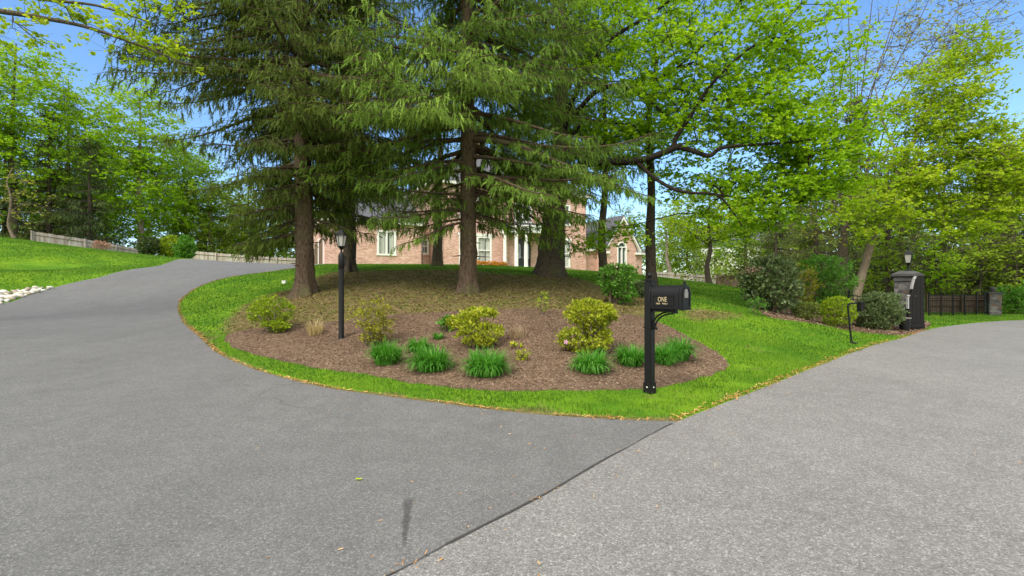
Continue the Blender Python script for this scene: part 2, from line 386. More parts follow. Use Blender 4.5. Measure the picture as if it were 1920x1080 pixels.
class MB:
    """collects boxes, lathes, tubes; build() links them as one mesh"""
    def __init__(s): s.v = []; s.f = []; s.t = []
    def add(s, vs, fs, tone=.5):
        k = len(s.v); s.v += [tuple(map(float, p)) for p in vs]; s.f += [tuple(i + k for i in f) for f in fs]; s.t += [tone] * len(vs); return s
    def box(s, x0, x1, y0, y1, z0, z1, tone=.5):
        return s.add([(x0, y0, z0), (x1, y0, z0), (x1, y1, z0), (x0, y1, z0), (x0, y0, z1), (x1, y0, z1), (x1, y1, z1), (x0, y1, z1)],
                     [(3, 2, 1, 0), (4, 5, 6, 7), (0, 1, 5, 4), (1, 2, 6, 5), (2, 3, 7, 6), (3, 0, 4, 7)], tone)
    def lathe(s, prof, n=16, c=(0, 0, 0), ang=0):
        vs = []; fs = []
        for r, z in prof:
            for i in range(n):
                a = 2 * PI * i / n + ang
                vs.append((c[0] + r * math.cos(a), c[1] + r * math.sin(a), c[2] + z))
        m = len(prof)
        for j in range(m - 1):
            for i in range(n):
                fs.append((j * n + i, j * n + (i + 1) % n, (j + 1) * n + (i + 1) % n, (j + 1) * n + i))
        fs.append(tuple(reversed(range(n)))); fs.append(tuple((m - 1) * n + i for i in range(n)))
        return s.add(vs, fs)
    def tube(s, pts, rad, n=8):
        pts = [Vector(p) for p in pts]
        if not hasattr(rad, '__len__'): rad = [rad] * len(pts)
        vs = []; fs = []
        up = Vector((0.13, .21, 1)).normalized()
        for i, p in enumerate(pts):
            d = (pts[min(i + 1, len(pts) - 1)] - pts[max(i - 1, 0)]).normalized()
            a = d.cross(up)
            if a.length < .1: a = d.cross(Vector((1, .2, 0)))
            a.normalize(); b = d.cross(a)
            for k in range(n):
                t = 2 * PI * k / n
                vs.append(p + (a * math.cos(t) + b * math.sin(t)) * rad[i])
        for i in range(len(pts) - 1):
            for k in range(n):
                fs.append((i * n + k, i * n + (k + 1) % n, (i + 1) * n + (k + 1) % n, (i + 1) * n + k))
        fs.append(tuple(reversed(range(n)))); fs.append(tuple((len(pts) - 1) * n + k for k in range(n)))
        return s.add(vs, fs)
    def prism(s, poly, y0, y1, tone=.5):
        """polygon in x,z extruded along y"""
        n = len(poly)
        vs = [(x, y0, z) for x, z in poly] + [(x, y1, z) for x, z in poly]
        fs = [tuple(range(n)), tuple(reversed(range(n, 2 * n)))] + [(i, n + i, n + (i + 1) % n, (i + 1) % n) for i in range(n)]
        return s.add(vs, fs, tone)
    def build(s, name, mat, parent=None, bevel=0, smooth=False, tone=False):
        me = bpy.data.meshes.new(name)
        me.from_pydata(s.v, [], s.f)
        if tone:
            a = me.attributes.new('tone', 'FLOAT', 'POINT'); a.data.foreach_set('value', s.t)
        bm = bmesh.new(); bm.from_mesh(me)
        bmesh.ops.recalc_face_normals(bm, faces=bm.faces)
        if bevel:
            ed = [e for e in bm.edges if e.is_manifold and e.calc_face_angle(0) > .6]
            bmesh.ops.bevel(bm, geom=ed, offset=bevel, segments=2, affect='EDGES', clamp_overlap=True)
        bm.to_mesh(me); bm.free()
        if smooth:
            me.polygons.foreach_set('use_smooth', [True] * len(me.polygons))
            me.set_sharp_from_angle(angle=R(40))
        me.materials.append(mat)
        return link(name, me, parent)

def tag(o, label=None, cat=None, group=None, kind=None):
    if label: o['label'] = label
    if cat: o['category'] = cat
    if group: o['group'] = group
    if kind: o['kind'] = kind
    return o

def thing(name, loc, label, cat, group=None, rz=0):
    o = bpy.data.objects.new(name, None); C.objects.link(o)
    o.empty_display_size = .3
    o.location = loc; o.rotation_euler = (0, 0, rz)
    return tag(o, label, cat, group)

def copy_tree(o, parent=None):
    c = o.copy(); C.objects.link(c)
    if parent is not None: c.parent = parent
    for ch in list(o.children): copy_tree(ch, c)
    return c

def spline(pts, n=8, closed=False):
    P = [np.array(p, float) for p in pts]; out = []
    m = len(P)
    for i in range(m if closed else m - 1):
        p0, p1, p2, p3 = (P[(i - 1) % m], P[i], P[(i + 1) % m], P[(i + 2) % m]) if closed else (P[max(i - 1, 0)], P[i], P[i + 1], P[min(i + 2, m - 1)])
        for k in range(n):
            t = k / n
            out.append(.5 * ((2 * p1) + (-p0 + p2) * t + (2 * p0 - 5 * p1 + 4 * p2 - p3) * t * t + (-p0 + 3 * p1 - 3 * p2 + p3) * t ** 3))
    if not closed: out.append(P[-1])
    return np.array(out)

def inpoly(x, y, poly):
    x = np.asarray(x); y = np.asarray(y); ins = np.zeros(x.shape, bool)
    n = len(poly)
    for i in range(n):
        x0, y0 = poly[i]; x1, y1 = poly[(i + 1) % n]
        if y0 == y1: continue
        c = ((y0 > y) != (y1 > y)) & (x < (x1 - x0) * (y - y0) / (y1 - y0) + x0)
        ins ^= c
    return ins

def dist_line(x, y, pts, closed=False):
    x = np.asarray(x, float); y = np.asarray(y, float); d = np.full(x.shape, 1e9)
    n = len(pts)
    for i in range(n if closed else n - 1):
        a = pts[i]; b = pts[(i + 1) % n]
        vx, vy = b[0] - a[0], b[1] - a[1]; L = vx * vx + vy * vy + 1e-12
        t = np.clip(((x - a[0]) * vx + (y - a[1]) * vy) / L, 0, 1)
        d = np.minimum(d, np.hypot(x - a[0] - t * vx, y - a[1] - t * vy))
    return d
# ------------------------------------------------------------------ ground partition
def gp(px, py):
    return G(px, py)[:2]

ROAD_L = [(-9, -9.2), (-5, -3.1), (-2.6, 0), (-.62, 2.42), (-.31, 2.78), (.145, 3.26), (.7, 3.95), (1.8, 5.22), (3.22, 6.6), (4.54, 7.86), (6.2, 9.39),
          (8.1, 11.15), (10.0, 12.85), (12.05, 14.58), (14.86, 17.0), (17.6, 18.9), (20.6, 20.7), (23.2, 21.75), (32, 24.5), (50, 28), (80, 30)]
ROAD_R = [(80, 21.5), (50, 20), (34, 16.5), (26, 13), (18, 8.5), (12, 3.5), (6, -3), (2, -9.2)]
road_l = spline(ROAD_L, 5); road_poly = np.vstack([road_l, spline(ROAD_R, 3)])
seam_end = int(np.argmin(np.hypot(road_l[:, 0] - 1.8, road_l[:, 1] - 5.22)))
seam = road_l[:seam_end + 1]
IN_PX = [(1180, 788), (1090, 783), (1000, 777), (894, 765), (800, 754), (706, 741), (612, 727), (531, 709), (456, 685), (394, 652), (352, 614), (338, 595), (333, 581), (335, 567), (345, 555), (368, 540), (400, 527), (445, 517), (500, 510), (545, 504), (580, 500.5)]
inner = [(1.8, 5.22)] + [gp(*p) for p in IN_PX] + [(-12.3, 30), (-13.5, 35), (-14.5, 38.2)]
OUT_PX = [(298, 498), (262, 503), (200, 516), (150, 527), (100, 540), (50, 555), (0, 570)]
outer = [(-19.5, 44), (-22.5, 44), (-23.5, 39), (-22.5, 33), (-21, 29.5)] + [gp(*p) for p in OUT_PX] + [(-17.4, 13.6), (-16.5, 10), (-14.5, 5), (-12.8, 0), (-12.6, -5), (-13, -9.2)]
inner_s = spline(inner, 4); outer_s = spline(outer, 4)
drive_poly = np.vstack([inner_s, outer_s, seam[:-1]])
rs = np.random.default_rng(3)
BED_PX = [(423, 630), (428, 645), (446, 656), (487, 668), (550, 682), (612, 693), (690, 704), (769, 718), (862, 729), (940, 733), (1020, 733), (1100, 733), (1180, 732), (1240, 727), (1295, 716), (1340, 702), (1362, 688), (1358, 672), (1335, 655), (1300, 636), (1262, 616), (1225, 601), (1180, 590), (1120, 584), (1050, 581), (960, 579), (860, 584), (780, 587), (700, 594), (630, 602), (560, 607), (490, 614), (450, 620)]
bed_poly = spline([gp(*p) for p in BED_PX], 4, True)
bed_poly = bed_poly + rs.normal(0, .022, bed_poly.shape)
BED2_PX = [(1428, 588), (1480, 601), (1560, 614), (1630, 625), (1690, 629), (1722, 624), (1742, 612), (1742, 604), (1700, 596), (1640, 588), (1560, 577), (1480, 571), (1430, 574)]
bed2_poly = spline([gp(*p) for p in BED2_PX], 3, True)
LIT_PX = [(415, 625), (425, 600), (455, 575), (500, 553), (545, 543), (580, 524), (625, 510), (680, 508), (760, 506), (850, 506), (930, 513), (1000, 517), (1070, 520), (1125, 535), (1180, 541), (1225, 560), (1235, 590), (1210, 598), (1120, 590), (1000, 585), (850, 590), (700, 600), (560, 612), (450, 628)]
lit_poly = np.array([gp(*p) for p in LIT_PX])
PAT_PX = [(1275, 577), (1330, 580), (1395, 588), (1402, 594), (1345, 601), (1310, 604), (1280, 598)]
pat_poly = np.array([gp(*p) for p in PAT_PX])

SPOTS = [(*gp(px, py), sr) for px, py, sr in [(1020, 762, .22), (1085, 750, .2), (1150, 766, .28), (1190, 752, .22), (1240, 752, .26), (1285, 768, .25), (1330, 742, .3), (1385, 724, .3), (1060, 768, .18), (1225, 776, .2), (1400, 690, .3), (1420, 655, .35), (960, 760, .15), (470, 570, .4), (410, 618, .25)]]
def litter(x, y):
    d = dist_line(x, y, lit_poly, True); s = np.where(inpoly(x, y, lit_poly), d, -d)
    a = np.clip(.5 + s / 1.1, 0, 1)
    d = dist_line(x, y, pat_poly, True); s = np.where(inpoly(x, y, pat_poly), d, -d)
    b = np.clip(.42 + s / 1.6, 0, .8)
    m = np.hypot((x - 2.0) / .55, (y - 6.4) / .3)     # trodden grass round the mailbox
    c = np.clip(.55 - .3 * m, 0, .5)
    for sx, sy, sr in SPOTS: c = np.maximum(c, np.clip(.85 - .55 * np.hypot((x - sx) / sr, (y - sy) / sr * 1.5), 0, .75))
    e = dist_line(x, y, inner_s)
    g = np.where(e < .1, .7, 0)                         # dry strip along the edge
    return np.maximum.reduce([a, b, c, g])

def resamp(P, step, closed=True):
    out = []
    n = len(P)
    for i in range(n if closed else n - 1):
        a, b = P[i], P[(i + 1) % n]
        k = max(1, int(np.hypot(*(b - a)) // step))
        for j in range(k): out.append(a + (b - a) * j / k)
    return np.array(out)

polys = {'road': road_poly, 'driveway': drive_poly, 'mulch_bed': bed_poly, 'gate_bed': bed2_poly}
pts = []; edges = []; pid = {}
def vid(p):
    k = (round(float(p[0]), 4), round(float(p[1]), 4))
    if k not in pid: pid[k] = len(pts); pts.append(k)
    return pid[k]
for P in polys.values():
    ids = [vid(p) for p in P]
    edges += [(ids[i], ids[(i + 1) % len(ids)]) for i in range(len(ids)) if ids[i] != ids[(i + 1) % len(ids)]]
edges = list({tuple(sorted(e)) for e in edges})
def grid(x0, x1, y0, y1, st, hole=None):
    X, Y = np.meshgrid(np.arange(x0, x1 + 1e-6, st), np.arange(y0, y1 + 1e-6, st))
    X = X.ravel() + rs.uniform(-.2, .2, X.size) * st; Y = Y.ravel() + rs.uniform(-.2, .2, Y.size) * st
    if hole is not None:
        k = (X < hole[0]) | (X > hole[1]) | (Y < hole[2]) | (Y > hole[3]); X, Y = X[k], Y[k]
    return np.c_[X, Y]
near = (-22, 24, -2, 32)
gpts = np.vstack([grid(*near, .36), grid(-62, 62, -10, 72, 2.0, (-22.5, 24.5, -2.5, 32.5)), grid(-420, 420, -420, 420, 35, (-70, 70, -15, 80))])
dmin = np.full(len(gpts), 1e9)
for P in polys.values(): dmin = np.minimum(dmin, dist_line(gpts[:, 0], gpts[:, 1], P, True))
gpts = gpts[dmin > .14]
allp = [Vector(p) for p in pts] + [Vector(p) for p in gpts]
cv, ce, cf, *_ = geometry.delaunay_2d_cdt(allp, edges, [], 0, 1e-5)
cv = np.array([tuple(v) for v in cv]); cf = np.array([f for f in cf], np.int32)
cen = cv[cf].mean(1)
cz = hgt(cv[:, 0], cv[:, 1])
reg = np.zeros(len(cf), int)
for i, nm in enumerate(['driveway', 'road', 'mulch_bed', 'gate_bed'], 1):
    reg[inpoly(cen[:, 0], cen[:, 1], polys[nm])] = i
stx0 = G(766, 935); stx1 = G(757, 1032)
M['drive'] = asphalt_mat('driveway_asphalt', (.130, .128, .124), .36, 135, .06, ((stx0[0], stx0[1]), (stx1[0], stx1[1]), .045, .012))
M['road'] = asphalt_mat('road_asphalt', (.182, .174, .164), .40, 120, .06)
for i, (nm, m) in enumerate([('lawn_ground', 'ground'), ('driveway', 'drive'), ('road', 'road'), ('mulch_bed', 'mulch'), ('mulch_bed', 'mulch')]):
    f = cf[reg == i]
    u, inv = np.unique(f, return_inverse=True)
    V = np.c_[cv[u], cz[u]]
    F = inv.reshape(f.shape)
    a = V[F[:, 1]] - V[F[:, 0]]; b = V[F[:, 2]] - V[F[:, 0]]
    flip = (a[:, 0] * b[:, 1] - a[:, 1] * b[:, 0]) < 0
    F[flip] = F[flip][:, ::-1]
    o = mesh_np(nm, V, [F], M[m], litter(V[:, 0], V[:, 1]) if i == 0 else None, True, attr='litter')
    o['kind'] = 'structure'

# ------------------------------------------------------------------ scattered ground cover (uncountable)
def sample(bounds, dens, seed):
    r = np.random.default_rng(seed)
    n = int((bounds[1] - bounds[0]) * (bounds[3] - bounds[2]) * dens)
    x = r.uniform(bounds[0], bounds[1], n); y = r.uniform(bounds[2], bounds[3], n)
    k = (np.abs(x) < 1.3 * y + 2.5)
    return x[k], y[k], r
def onlawn(x, y):
    k = np.ones(len(x), bool)
    for P in polys.values(): k &= ~inpoly(x, y, P)
    return k
def ribbon(P, w0, w1, lift, name, mat, seed):
    r = np.random.default_rng(seed)
    P = resamp(np.asarray(P), .12, False)
    d = np.gradient(P, axis=0); d /= np.linalg.norm(d, axis=1)[:, None] + 1e-9
    n = np.c_[-d[:, 1], d[:, 0]]
    wv = w0 + (w1 - w0) * r.random(len(P)); wv = np.convolve(wv, np.ones(3) / 3, 'same')
    s = np.convolve(r.normal(0, .012, len(P)), np.ones(3) / 3, 'same')
    A = P + n * (s + wv / 2)[:, None]; B = P + n * (s - wv / 2)[:, None]
    V = np.vstack([np.c_[A, hgt(A[:, 0], A[:, 1]) + lift], np.c_[B, hgt(B[:, 0], B[:, 1]) + lift]])
    k = len(P); i = np.arange(k - 1)
    return mesh_np(name, V, [np.c_[i, i + k, i + k + 1, i + 1]], mat)

o = ribbon(seam, .004, .028, .006, 'road_seam', M['seam'], 5); o['kind'] = 'structure'

def blades(x, y, r, h0, h1_, w0, w1, name, mat, lift=0, tone=None):
    n = len(x); z = hgt(x, y) + lift - .004
    a = r.uniform(0, 2 * PI, n); h = r.uniform(h0, h1_, n); w = r.uniform(w0, w1, n)
    lean = np.abs(r.normal(0, .45, n)) * h; b = r.uniform(0, 2 * PI, n)
    base = np.c_[x, y, z]; dx = np.c_[np.cos(a), np.sin(a), np.zeros(n)] * w[:, None] / 2
    tip = base + np.c_[np.cos(b) * lean, np.sin(b) * lean, h]
    V = np.stack([base - dx, base + dx, tip], 1).reshape(-1, 3)
    t = np.repeat(np.clip(r.normal(.45, .2, n) if tone is None else tone, 0, 1), 3)
    o = mesh_np(name, V, [np.arange(3 * n).reshape(-1, 3)], mat, t)
    o['kind'] = 'stuff'
    return o
def chips(x, y, r, l0, l1, w0, w1, name, mat, lift=.012, flat=.35):
    n = len(x); z = hgt(x, y) + lift + r.uniform(0, .012, n)
    a = r.uniform(0, 2 * PI, n); l = r.uniform(l0, l1, n) / 2; w = r.uniform(w0, w1, n) / 2
    d = np.c_[np.cos(a), np.sin(a), r.normal(0, flat, n)] * l[:, None]
    e = np.c_[-np.sin(a), np.cos(a), r.normal(0, flat, n)] * w[:, None]
    c = np.c_[x, y, z]
    V = np.stack([c - d - e, c + d - e, c + d + e, c - d + e], 1).reshape(-1, 3)
    o = mesh_np(name, V, [np.arange(4 * n).reshape(-1, 4)], mat, np.repeat(r.random(n), 4))
    o['kind'] = 'stuff'
    return o

x, y, r = sample((-13, 13, 4.0, 20), 1500, 21)
d = np.hypot(x, y); k = d < 13; x, y = x[k], y[k]; k = onlawn(x, y); x, y = x[k], y[k]
x2, y2, r2 = sample((-44, 38, 8, 34), 260, 22)
d = np.hypot(x2, y2); k = d >= 13; x2, y2 = x2[k], y2[k]; k = onlawn(x2, y2); x2, y2 = x2[k], y2[k]
def keep(x, y, r):
    L = litter(x, y); k = r.random(len(x)) > np.clip(L * 1.25, 0, .95)
    return x[k], y[k]
x, y = keep(x, y, r); x2, y2 = keep(x2, y2, r2)
def gtone(x, y, r):
    pt = np.sin(x * 1.7 + 2 * np.sin(y * .9)) * np.sin(y * 1.3 + np.sin(x * 1.1))
    return r.normal(.45, .17, len(x)) + .20 * pt + np.where(r.random(len(x)) < .05, .4, 0)
o = blades(x, y, r, .025, .062, .006, .013, 'lawn_grass', M['grass_blade'], tone=gtone(x, y, r))
tag(o, 'short mown grass of the verge between the drive and the mulch bed', 'grass')
o = blades(x2, y2, r2, .03, .065, .018, .04, 'lawn_grass', M['grass_blade'], tone=gtone(x2, y2, r2))
tag(o, 'mown lawn grass on the banks farther up the slope', 'grass')
print('grass', len(x), len(x2))

# needle litter and moss under the spruces
x, y, r = sample((-13, 8, 9, 26), 330, 23)
k = onlawn(x, y); x, y = x[k], y[k]; L = litter(x, y); k = r.random(len(x)) < np.clip((L - .25) * 1.6, 0, 1); x, y = x[k], y[k]
o = chips(x, y, r, .03, .11, .006, .022, 'needle_litter', M['moss_litter'], .008, .3)
tag(o, 'brown needles and moss littering the mound under the spruces', 'needle litter')
x, y, r = sample((-13, 8, 9, 26), 30, 24)
k = onlawn(x, y); x, y = x[k], y[k]; L = litter(x, y); k = (r.random(len(x)) < L) & (np.sin(x * 1.3) * np.sin(y * 1.9 + x) > -.2); x, y = x[k], y[k]
o = blades(x, y, r, .03, .07, .012, .03, 'moss_tufts', M['grass_blade'], tone=r.normal(.3, .15, len(x)))
tag(o, 'thin green tufts coming through the needle litter on the mound', 'grass')
# mulch chips
bb = (bed_poly[:, 0].min(), bed_poly[:, 0].max(), bed_poly[:, 1].min(), bed_poly[:, 1].max())
x, y, r = sample(bb, 1900, 25); k = inpoly(x, y, bed_poly) & (r.random(len(x)) < np.clip(11 / y, .3, 1)); x, y = x[k], y[k]
o = chips(x, y, r, .012, .045, .004, .010, 'mulch_chips', M['chip'], .003, .3)
tag(o, 'shredded brown bark mulch covering the island bed', 'mulch')
bb = (bed2_poly[:, 0].min(), bed2_poly[:, 0].max(), bed2_poly[:, 1].min(), bed2_poly[:, 1].max())
x, y, r = sample(bb, 250, 26); k = inpoly(x, y, bed2_poly); x, y = x[k], y[k]
o = chips(x, y, r, .03, .09, .01, .03, 'mulch_chips', M['chip'], .006, .45)
tag(o, 'dark mulch under the shrubs beside the gate pier', 'mulch')

def along(P, step, w, seed, off=0.0):
    r = np.random.default_rng(seed)
    Q = resamp(np.asarray(P), step, False)
    d = np.gradient(Q, axis=0); d /= np.linalg.norm(d, axis=1)[:, None] + 1e-9
    n = np.c_[-d[:, 1], d[:, 0]]
    mod = .5 + .5 * np.sin(Q[:, 0] * 2.7 + 1.3 * np.sin(Q[:, 1] * 3.9)) * np.sin(Q[:, 1] * 1.9 + Q[:, 0] * .7)
    s = np.abs(r.normal(0, w, len(Q))) * (.5 + 1.2 * mod) * np.sign(r.random(len(Q)) - .25) + off
    Q = Q + n * s[:, None]
    k = (r.random(len(Q)) < .12 + .88 * mod ** 1.3) & (np.abs(Q[:, 0]) < 1.15 * Q[:, 1] + 1) & (Q[:, 1] > 1) & (Q[:, 1] < 28)
    return Q[k, 0], Q[k, 1], r
# orange needle drift along the grass edges: inner drive edge, then the road edge
x, y, r = along(inner_s[::-1], .007, .022, 31, .02)
k = r.random(len(x)) < .35 + .65 * (np.sin(x * 3.1) * np.sin(y * 2.3 + x) > -.5); x, y = x[k], y[k]
o = chips(x, y, r, .03, .08, .004, .010, 'edge_needles', M['needle_litter'], .008, .25)
tag(o, 'orange needle drift along the grass edge of the driveway', 'needle litter')
re = road_l[seam_end:]; re = re[re[:, 1] < 17.2]
x, y, r = along(re, .006, .035, 32, .03)
o = chips(x, y, r, .03, .08, .005, .011, 'edge_needles', M['needle_litter'], .008, .25)
tag(o, 'orange needle drift along the grass edge of the road', 'needle litter')
x, y, r = along(seam, .016, .014, 33, 0)
k = (np.sin(x * 5.1 + y * 2) > .2) & (r.random(len(x)) < .45); x, y = x[k], y[k]
o = chips(x, y, r, .015, .04, .003, .006, 'edge_needles', M['needle_litter'], .008, .2)
tag(o, 'thin line of dry needles caught in the seam between driveway and road', 'needle litter')

# bits of grit, twig and dry leaf blown over the paving
x, y, r = sample((-14, 14, 2.2, 17), 9, 41)
k = inpoly(x, y, drive_poly) | inpoly(x, y, road_poly); x, y = x[k], y[k]
d = np.minimum(dist_line(x, y, inner_s), dist_line(x, y, road_l)); k = r.random(len(x)) < np.clip(1.1 - d / 1.0, .025, 1); x, y = x[k], y[k]
o = chips(x, y, r, .008, .03, .004, .010, 'paving_litter', M['needle_litter'], .004, .2)
tag(o, 'bits of grit twig and dry leaf blown over the paving', 'litter')
# ------------------------------------------------------------------ brick house
HO = (.89, 47.0); HA = R(28)
house = thing('brick_house', (HO[0], HO[1], 3.35), 'large salmon brick house with white trim and slate roofs on the rise behind the trees', 'house', rz=HA)
ZB = 3.35
def zz(z): return z - ZB
def wall_grid(u0, u1, z0, z1, v0, v1, holes):
    """front wall as boxes round rectangular holes"""
    m = MB()
    us = sorted({u0, u1, *[h[0] for h in holes], *[h[1] for h in holes]}); zs = sorted({z0, z1, *[h[2] for h in holes], *[h[3] for h in holes]})
    for a, b in zip(us[:-1], us[1:]):
        z = z0
        runs = []
        for c, d in zip(zs[:-1], zs[1:]):
            if any(h[0] <= a and b <= h[1] and h[2] <= c and d <= h[3] for h in holes): continue
            if runs and abs(runs[-1][1] - c) < 1e-6: runs[-1][1] = d
            else: runs.append([c, d])
        for c, d in runs: m.box(a, b, v0, v1, c, d)
    return m
BASE = zz(2.0)
def window(u0, u1, z0, z1, v, kind='sash', parent=house):
    """white frame set proud of the brick, glazed pane behind it"""
    f = MB(); w = .11
    f.box(u0 - .10, u1 + .10, v - .07, v - .004, z0 - .14, z0 + .02)           # sill
    f.box(u0 - .06, u0 + w, v - .05, v + .12, z0 + .02, z1 - w); f.box(u1 - w, u1 + .06, v - .05, v + .12, z0 + .02, z1 - w)
    f.box(u0 - .06, u1 + .06, v - .05, v + .12, z1 - w, z1 + .05)
    um = (u0 + u1) / 2
    if kind == 'double':
        f.box(um - .08, um + .08, v - .03, v + .11, z0 + .02, z1 - w)
    else:
        zm = (z0 + z1) / 2
        f.box(u0 + w, u1 - w, v - .02, v + .11, zm - .045, zm + .045)
        f.box(um - .018, um + .018, v + .02, v + .10, z0 + .02, zm - .045); f.box(um - .018, um + .018, v + .02, v + .10, zm + .045, z1 - w)
    if kind == 'head':
        f.prism([(u0 - .16, z1 + .052), (u1 + .16, z1 + .052), (u1 + .22, z1 + .30), (u0 - .22, z1 + .30)], v - .08, v - .006)
    fo = f.build('window', M['white_paint'], parent)
    p = MB().box(u0 + .02, u1 - .02, v + .13, v + .15, z0, z1); p.build('pane', M['pane'], fo)
    cu = MB()
    if kind in ('double', 'head'):
        for k in range(7):
            cu.box(u0 + .14 + k * .07, u0 + .19 + k * .07, v + .105, v + .122, z0 + .05, z1 - w - .02)
            cu.box(u1 - .19 - k * .05, u1 - .15 - k * .05, v + .105, v + .122, z0 + .05, z1 - w - .02)
        cu.build('curtain', M['curtain'], fo)
    return fo

# left wing, front wall at v=0, u -18..-10.05
W1 = (-13.85, -12.35, zz(4.35), zz(6.3))
wl = wall_grid(-18, -10.05, BASE, zz(6.9), 0, .3, [W1]); wl.box(-18, -17.7, .3, 9, BASE, zz(6.9)); wl.box(-17.7, -10.35, 8.7, 9, BASE, zz(6.9)); wl.box(-10.35, -10.05, .3, 1.5, BASE, zz(6.9))
# recess, u -10.05..-8.83, v 1.5
W2 = (-9.55, -8.95, zz(4.65), zz(5.9))
w2 = wall_grid(-10.05, -8.83, BASE, zz(6.9), 1.5, 1.8, [W2])
# main block u -8.83..7.8
MW = [(-6.45, -5.05), (-4.68, -3.26), (4.28, 5.75)]
UW = [(-6.45, -5.05), (-4.68, -3.26), (-.7, 1.1), (4.28, 5.75)]
DOOR = (-.75, 1.15, zz(3.35), zz(6.35))
holes = [(a, b, zz(3.7), zz(6.25)) for a, b in MW] + [(a, b, zz(8.0), zz(10.0)) for a, b in UW] + [DOOR]
wm = wall_grid(-8.83, 7.8, BASE, zz(10.9), 0, .3, holes)
wm.box(-8.83, -8.53, .3, 11, BASE, zz(10.9)); wm.box(7.5, 7.8, .3, 11, BASE, zz(10.9)); wm.box(-8.53, 7.5, 10.7, 11, BASE, zz(10.9))
def arch_fill(m, u0, u1, zs, zt, v0, v1, n=10):
    """brick spandrels between a rectangular opening and its round head"""
    um = (u0 + u1) / 2; r = (u1 - u0) / 2; h = zt - zs
    for sgn in (-1, 1):
        poly = [(um + sgn * r * math.cos(t), zs + h * math.sin(t)) for t in [PI / 2 * i / n for i in range(n + 1)]]
        poly.append((um + sgn * r, zt))
        m.prism(poly, v0, v1)
arch_fill(wm, DOOR[0], DOOR[1], zz(5.55), DOOR[3], .001, .299)
# right recess and gable wing
wr = wall_grid(7.8, 9.9, BASE, zz(5.6), .9, 1.2, [])
AW = (11.3, 12.6, zz(3.75), zz(6.45))
wg = wall_grid(9.9, 14.0, BASE, zz(5.75), -.9, -.6, [(AW[0], AW[1], AW[2], zz(5.75))])
ga, gb_ = zz(5.75), zz(8.75)
wg.prism([(9.9, ga), (AW[0], ga), (AW[0], zz(6.45)), (AW[1], zz(6.45)), (AW[1], ga), (14.0, ga), (11.95, gb_)], -.9, -.6)
arch_fill(wg, AW[0], AW[1], zz(5.85), AW[3], -.899, -.601)
wg.box(9.9, 10.2, -.6, 9, BASE, zz(5.75)); wg.box(13.7, 14.0, -.6, 9, BASE, zz(5.75))
wx = wall_grid(14.0, 17.2, BASE, zz(5.5), 1.6, 1.9, []); wx.box(16.9, 17.2, 1.9, 9, BASE, zz(5.5))
wall_parts = MB()
for m in (wl, w2, wm, wr, wg, wx): wall_parts.add(m.v, m.f)
wall_parts.build('wall', M['brick'], house)
window(*W1, 0, 'double'); window(*W2, 1.5)
for a, b in MW: window(a, b, zz(3.7), zz(6.25), 0, 'head')
for a, b in UW: window(a, b, zz(8.0), zz(10.0), 0)
# arched window
f = MB()
u0, u1, z0, z1 = AW; um = (u0 + u1) / 2
f.box(u0 - .02, u0 + .13, -.95, -.72, z0, zz(5.85)); f.box(u1 - .13, u1 + .02, -.95, -.72, z0, zz(5.85)); f.box(um - .06, um + .06, -.94, -.74, z0, zz(5.8))
f.box(u0 + .13, u1 - .13, -.94, -.74, zz(5.8), zz(5.92)); f.box(u0 - .08, u1 + .08, -.97, -.904, z0 - .12, z0)
n = 14
for i in range(n):
    t0, t1 = PI * i / n, PI * (i + 1) / n
    ro, ri = .67, .52
    f.prism([(um + ro * math.cos(t0), zz(5.85) + ro * .92 * math.sin(t0)), (um + ro * math.cos(t1), zz(5.85) + ro * .92 * math.sin(t1)),
             (um + ri * math.cos(t1), zz(5.85) + ri * .92 * math.sin(t1)), (um + ri * math.cos(t0), zz(5.85) + ri * .92 * math.sin(t0))], -.95, -.72)
fo = f.build('arched_window', M['white_paint'], house)
MB().box(u0 + .02, u1 - .02, -.71, -.69, z0, zz(6.5)).build('pane', M['pane'], fo)
# double door with glazed leaves in a black arched frame
d = MB(); a0, a1, dz0, dz1 = DOOR
d.box(a0 + .01, a1 - .01, .16, .24, dz0, zz(5.55))
d.prism([(.2 + .94 * math.cos(t), zz(5.55) + .79 * math.sin(t)) for t in [PI * i / 16 for i in range(17)]], .16, .24)
do = d.build('door', M['door_black'], house)
g_ = MB()
for c in (-.27, .67):
    g_.prism([(c - .30, zz(4.35)), (c + .30, zz(4.35)), (c + .30, zz(5.5)), (c + .22, zz(5.8)), (c - .22, zz(5.8)), (c - .30, zz(5.5))], .12, .157)
g_.build('door_glass', plain_mat('pale_door_glass', (.30, .33, .36), .15, 0, .6, 5), do)
k = MB(); k.lathe([(.035, 0), (.035, .22)], 8, (.14, .11, zz(4.35))); k.lathe([(.035, 0), (.035, .22)], 8, (.26, .11, zz(4.35))); k.build('handle', M['pewter'], do)
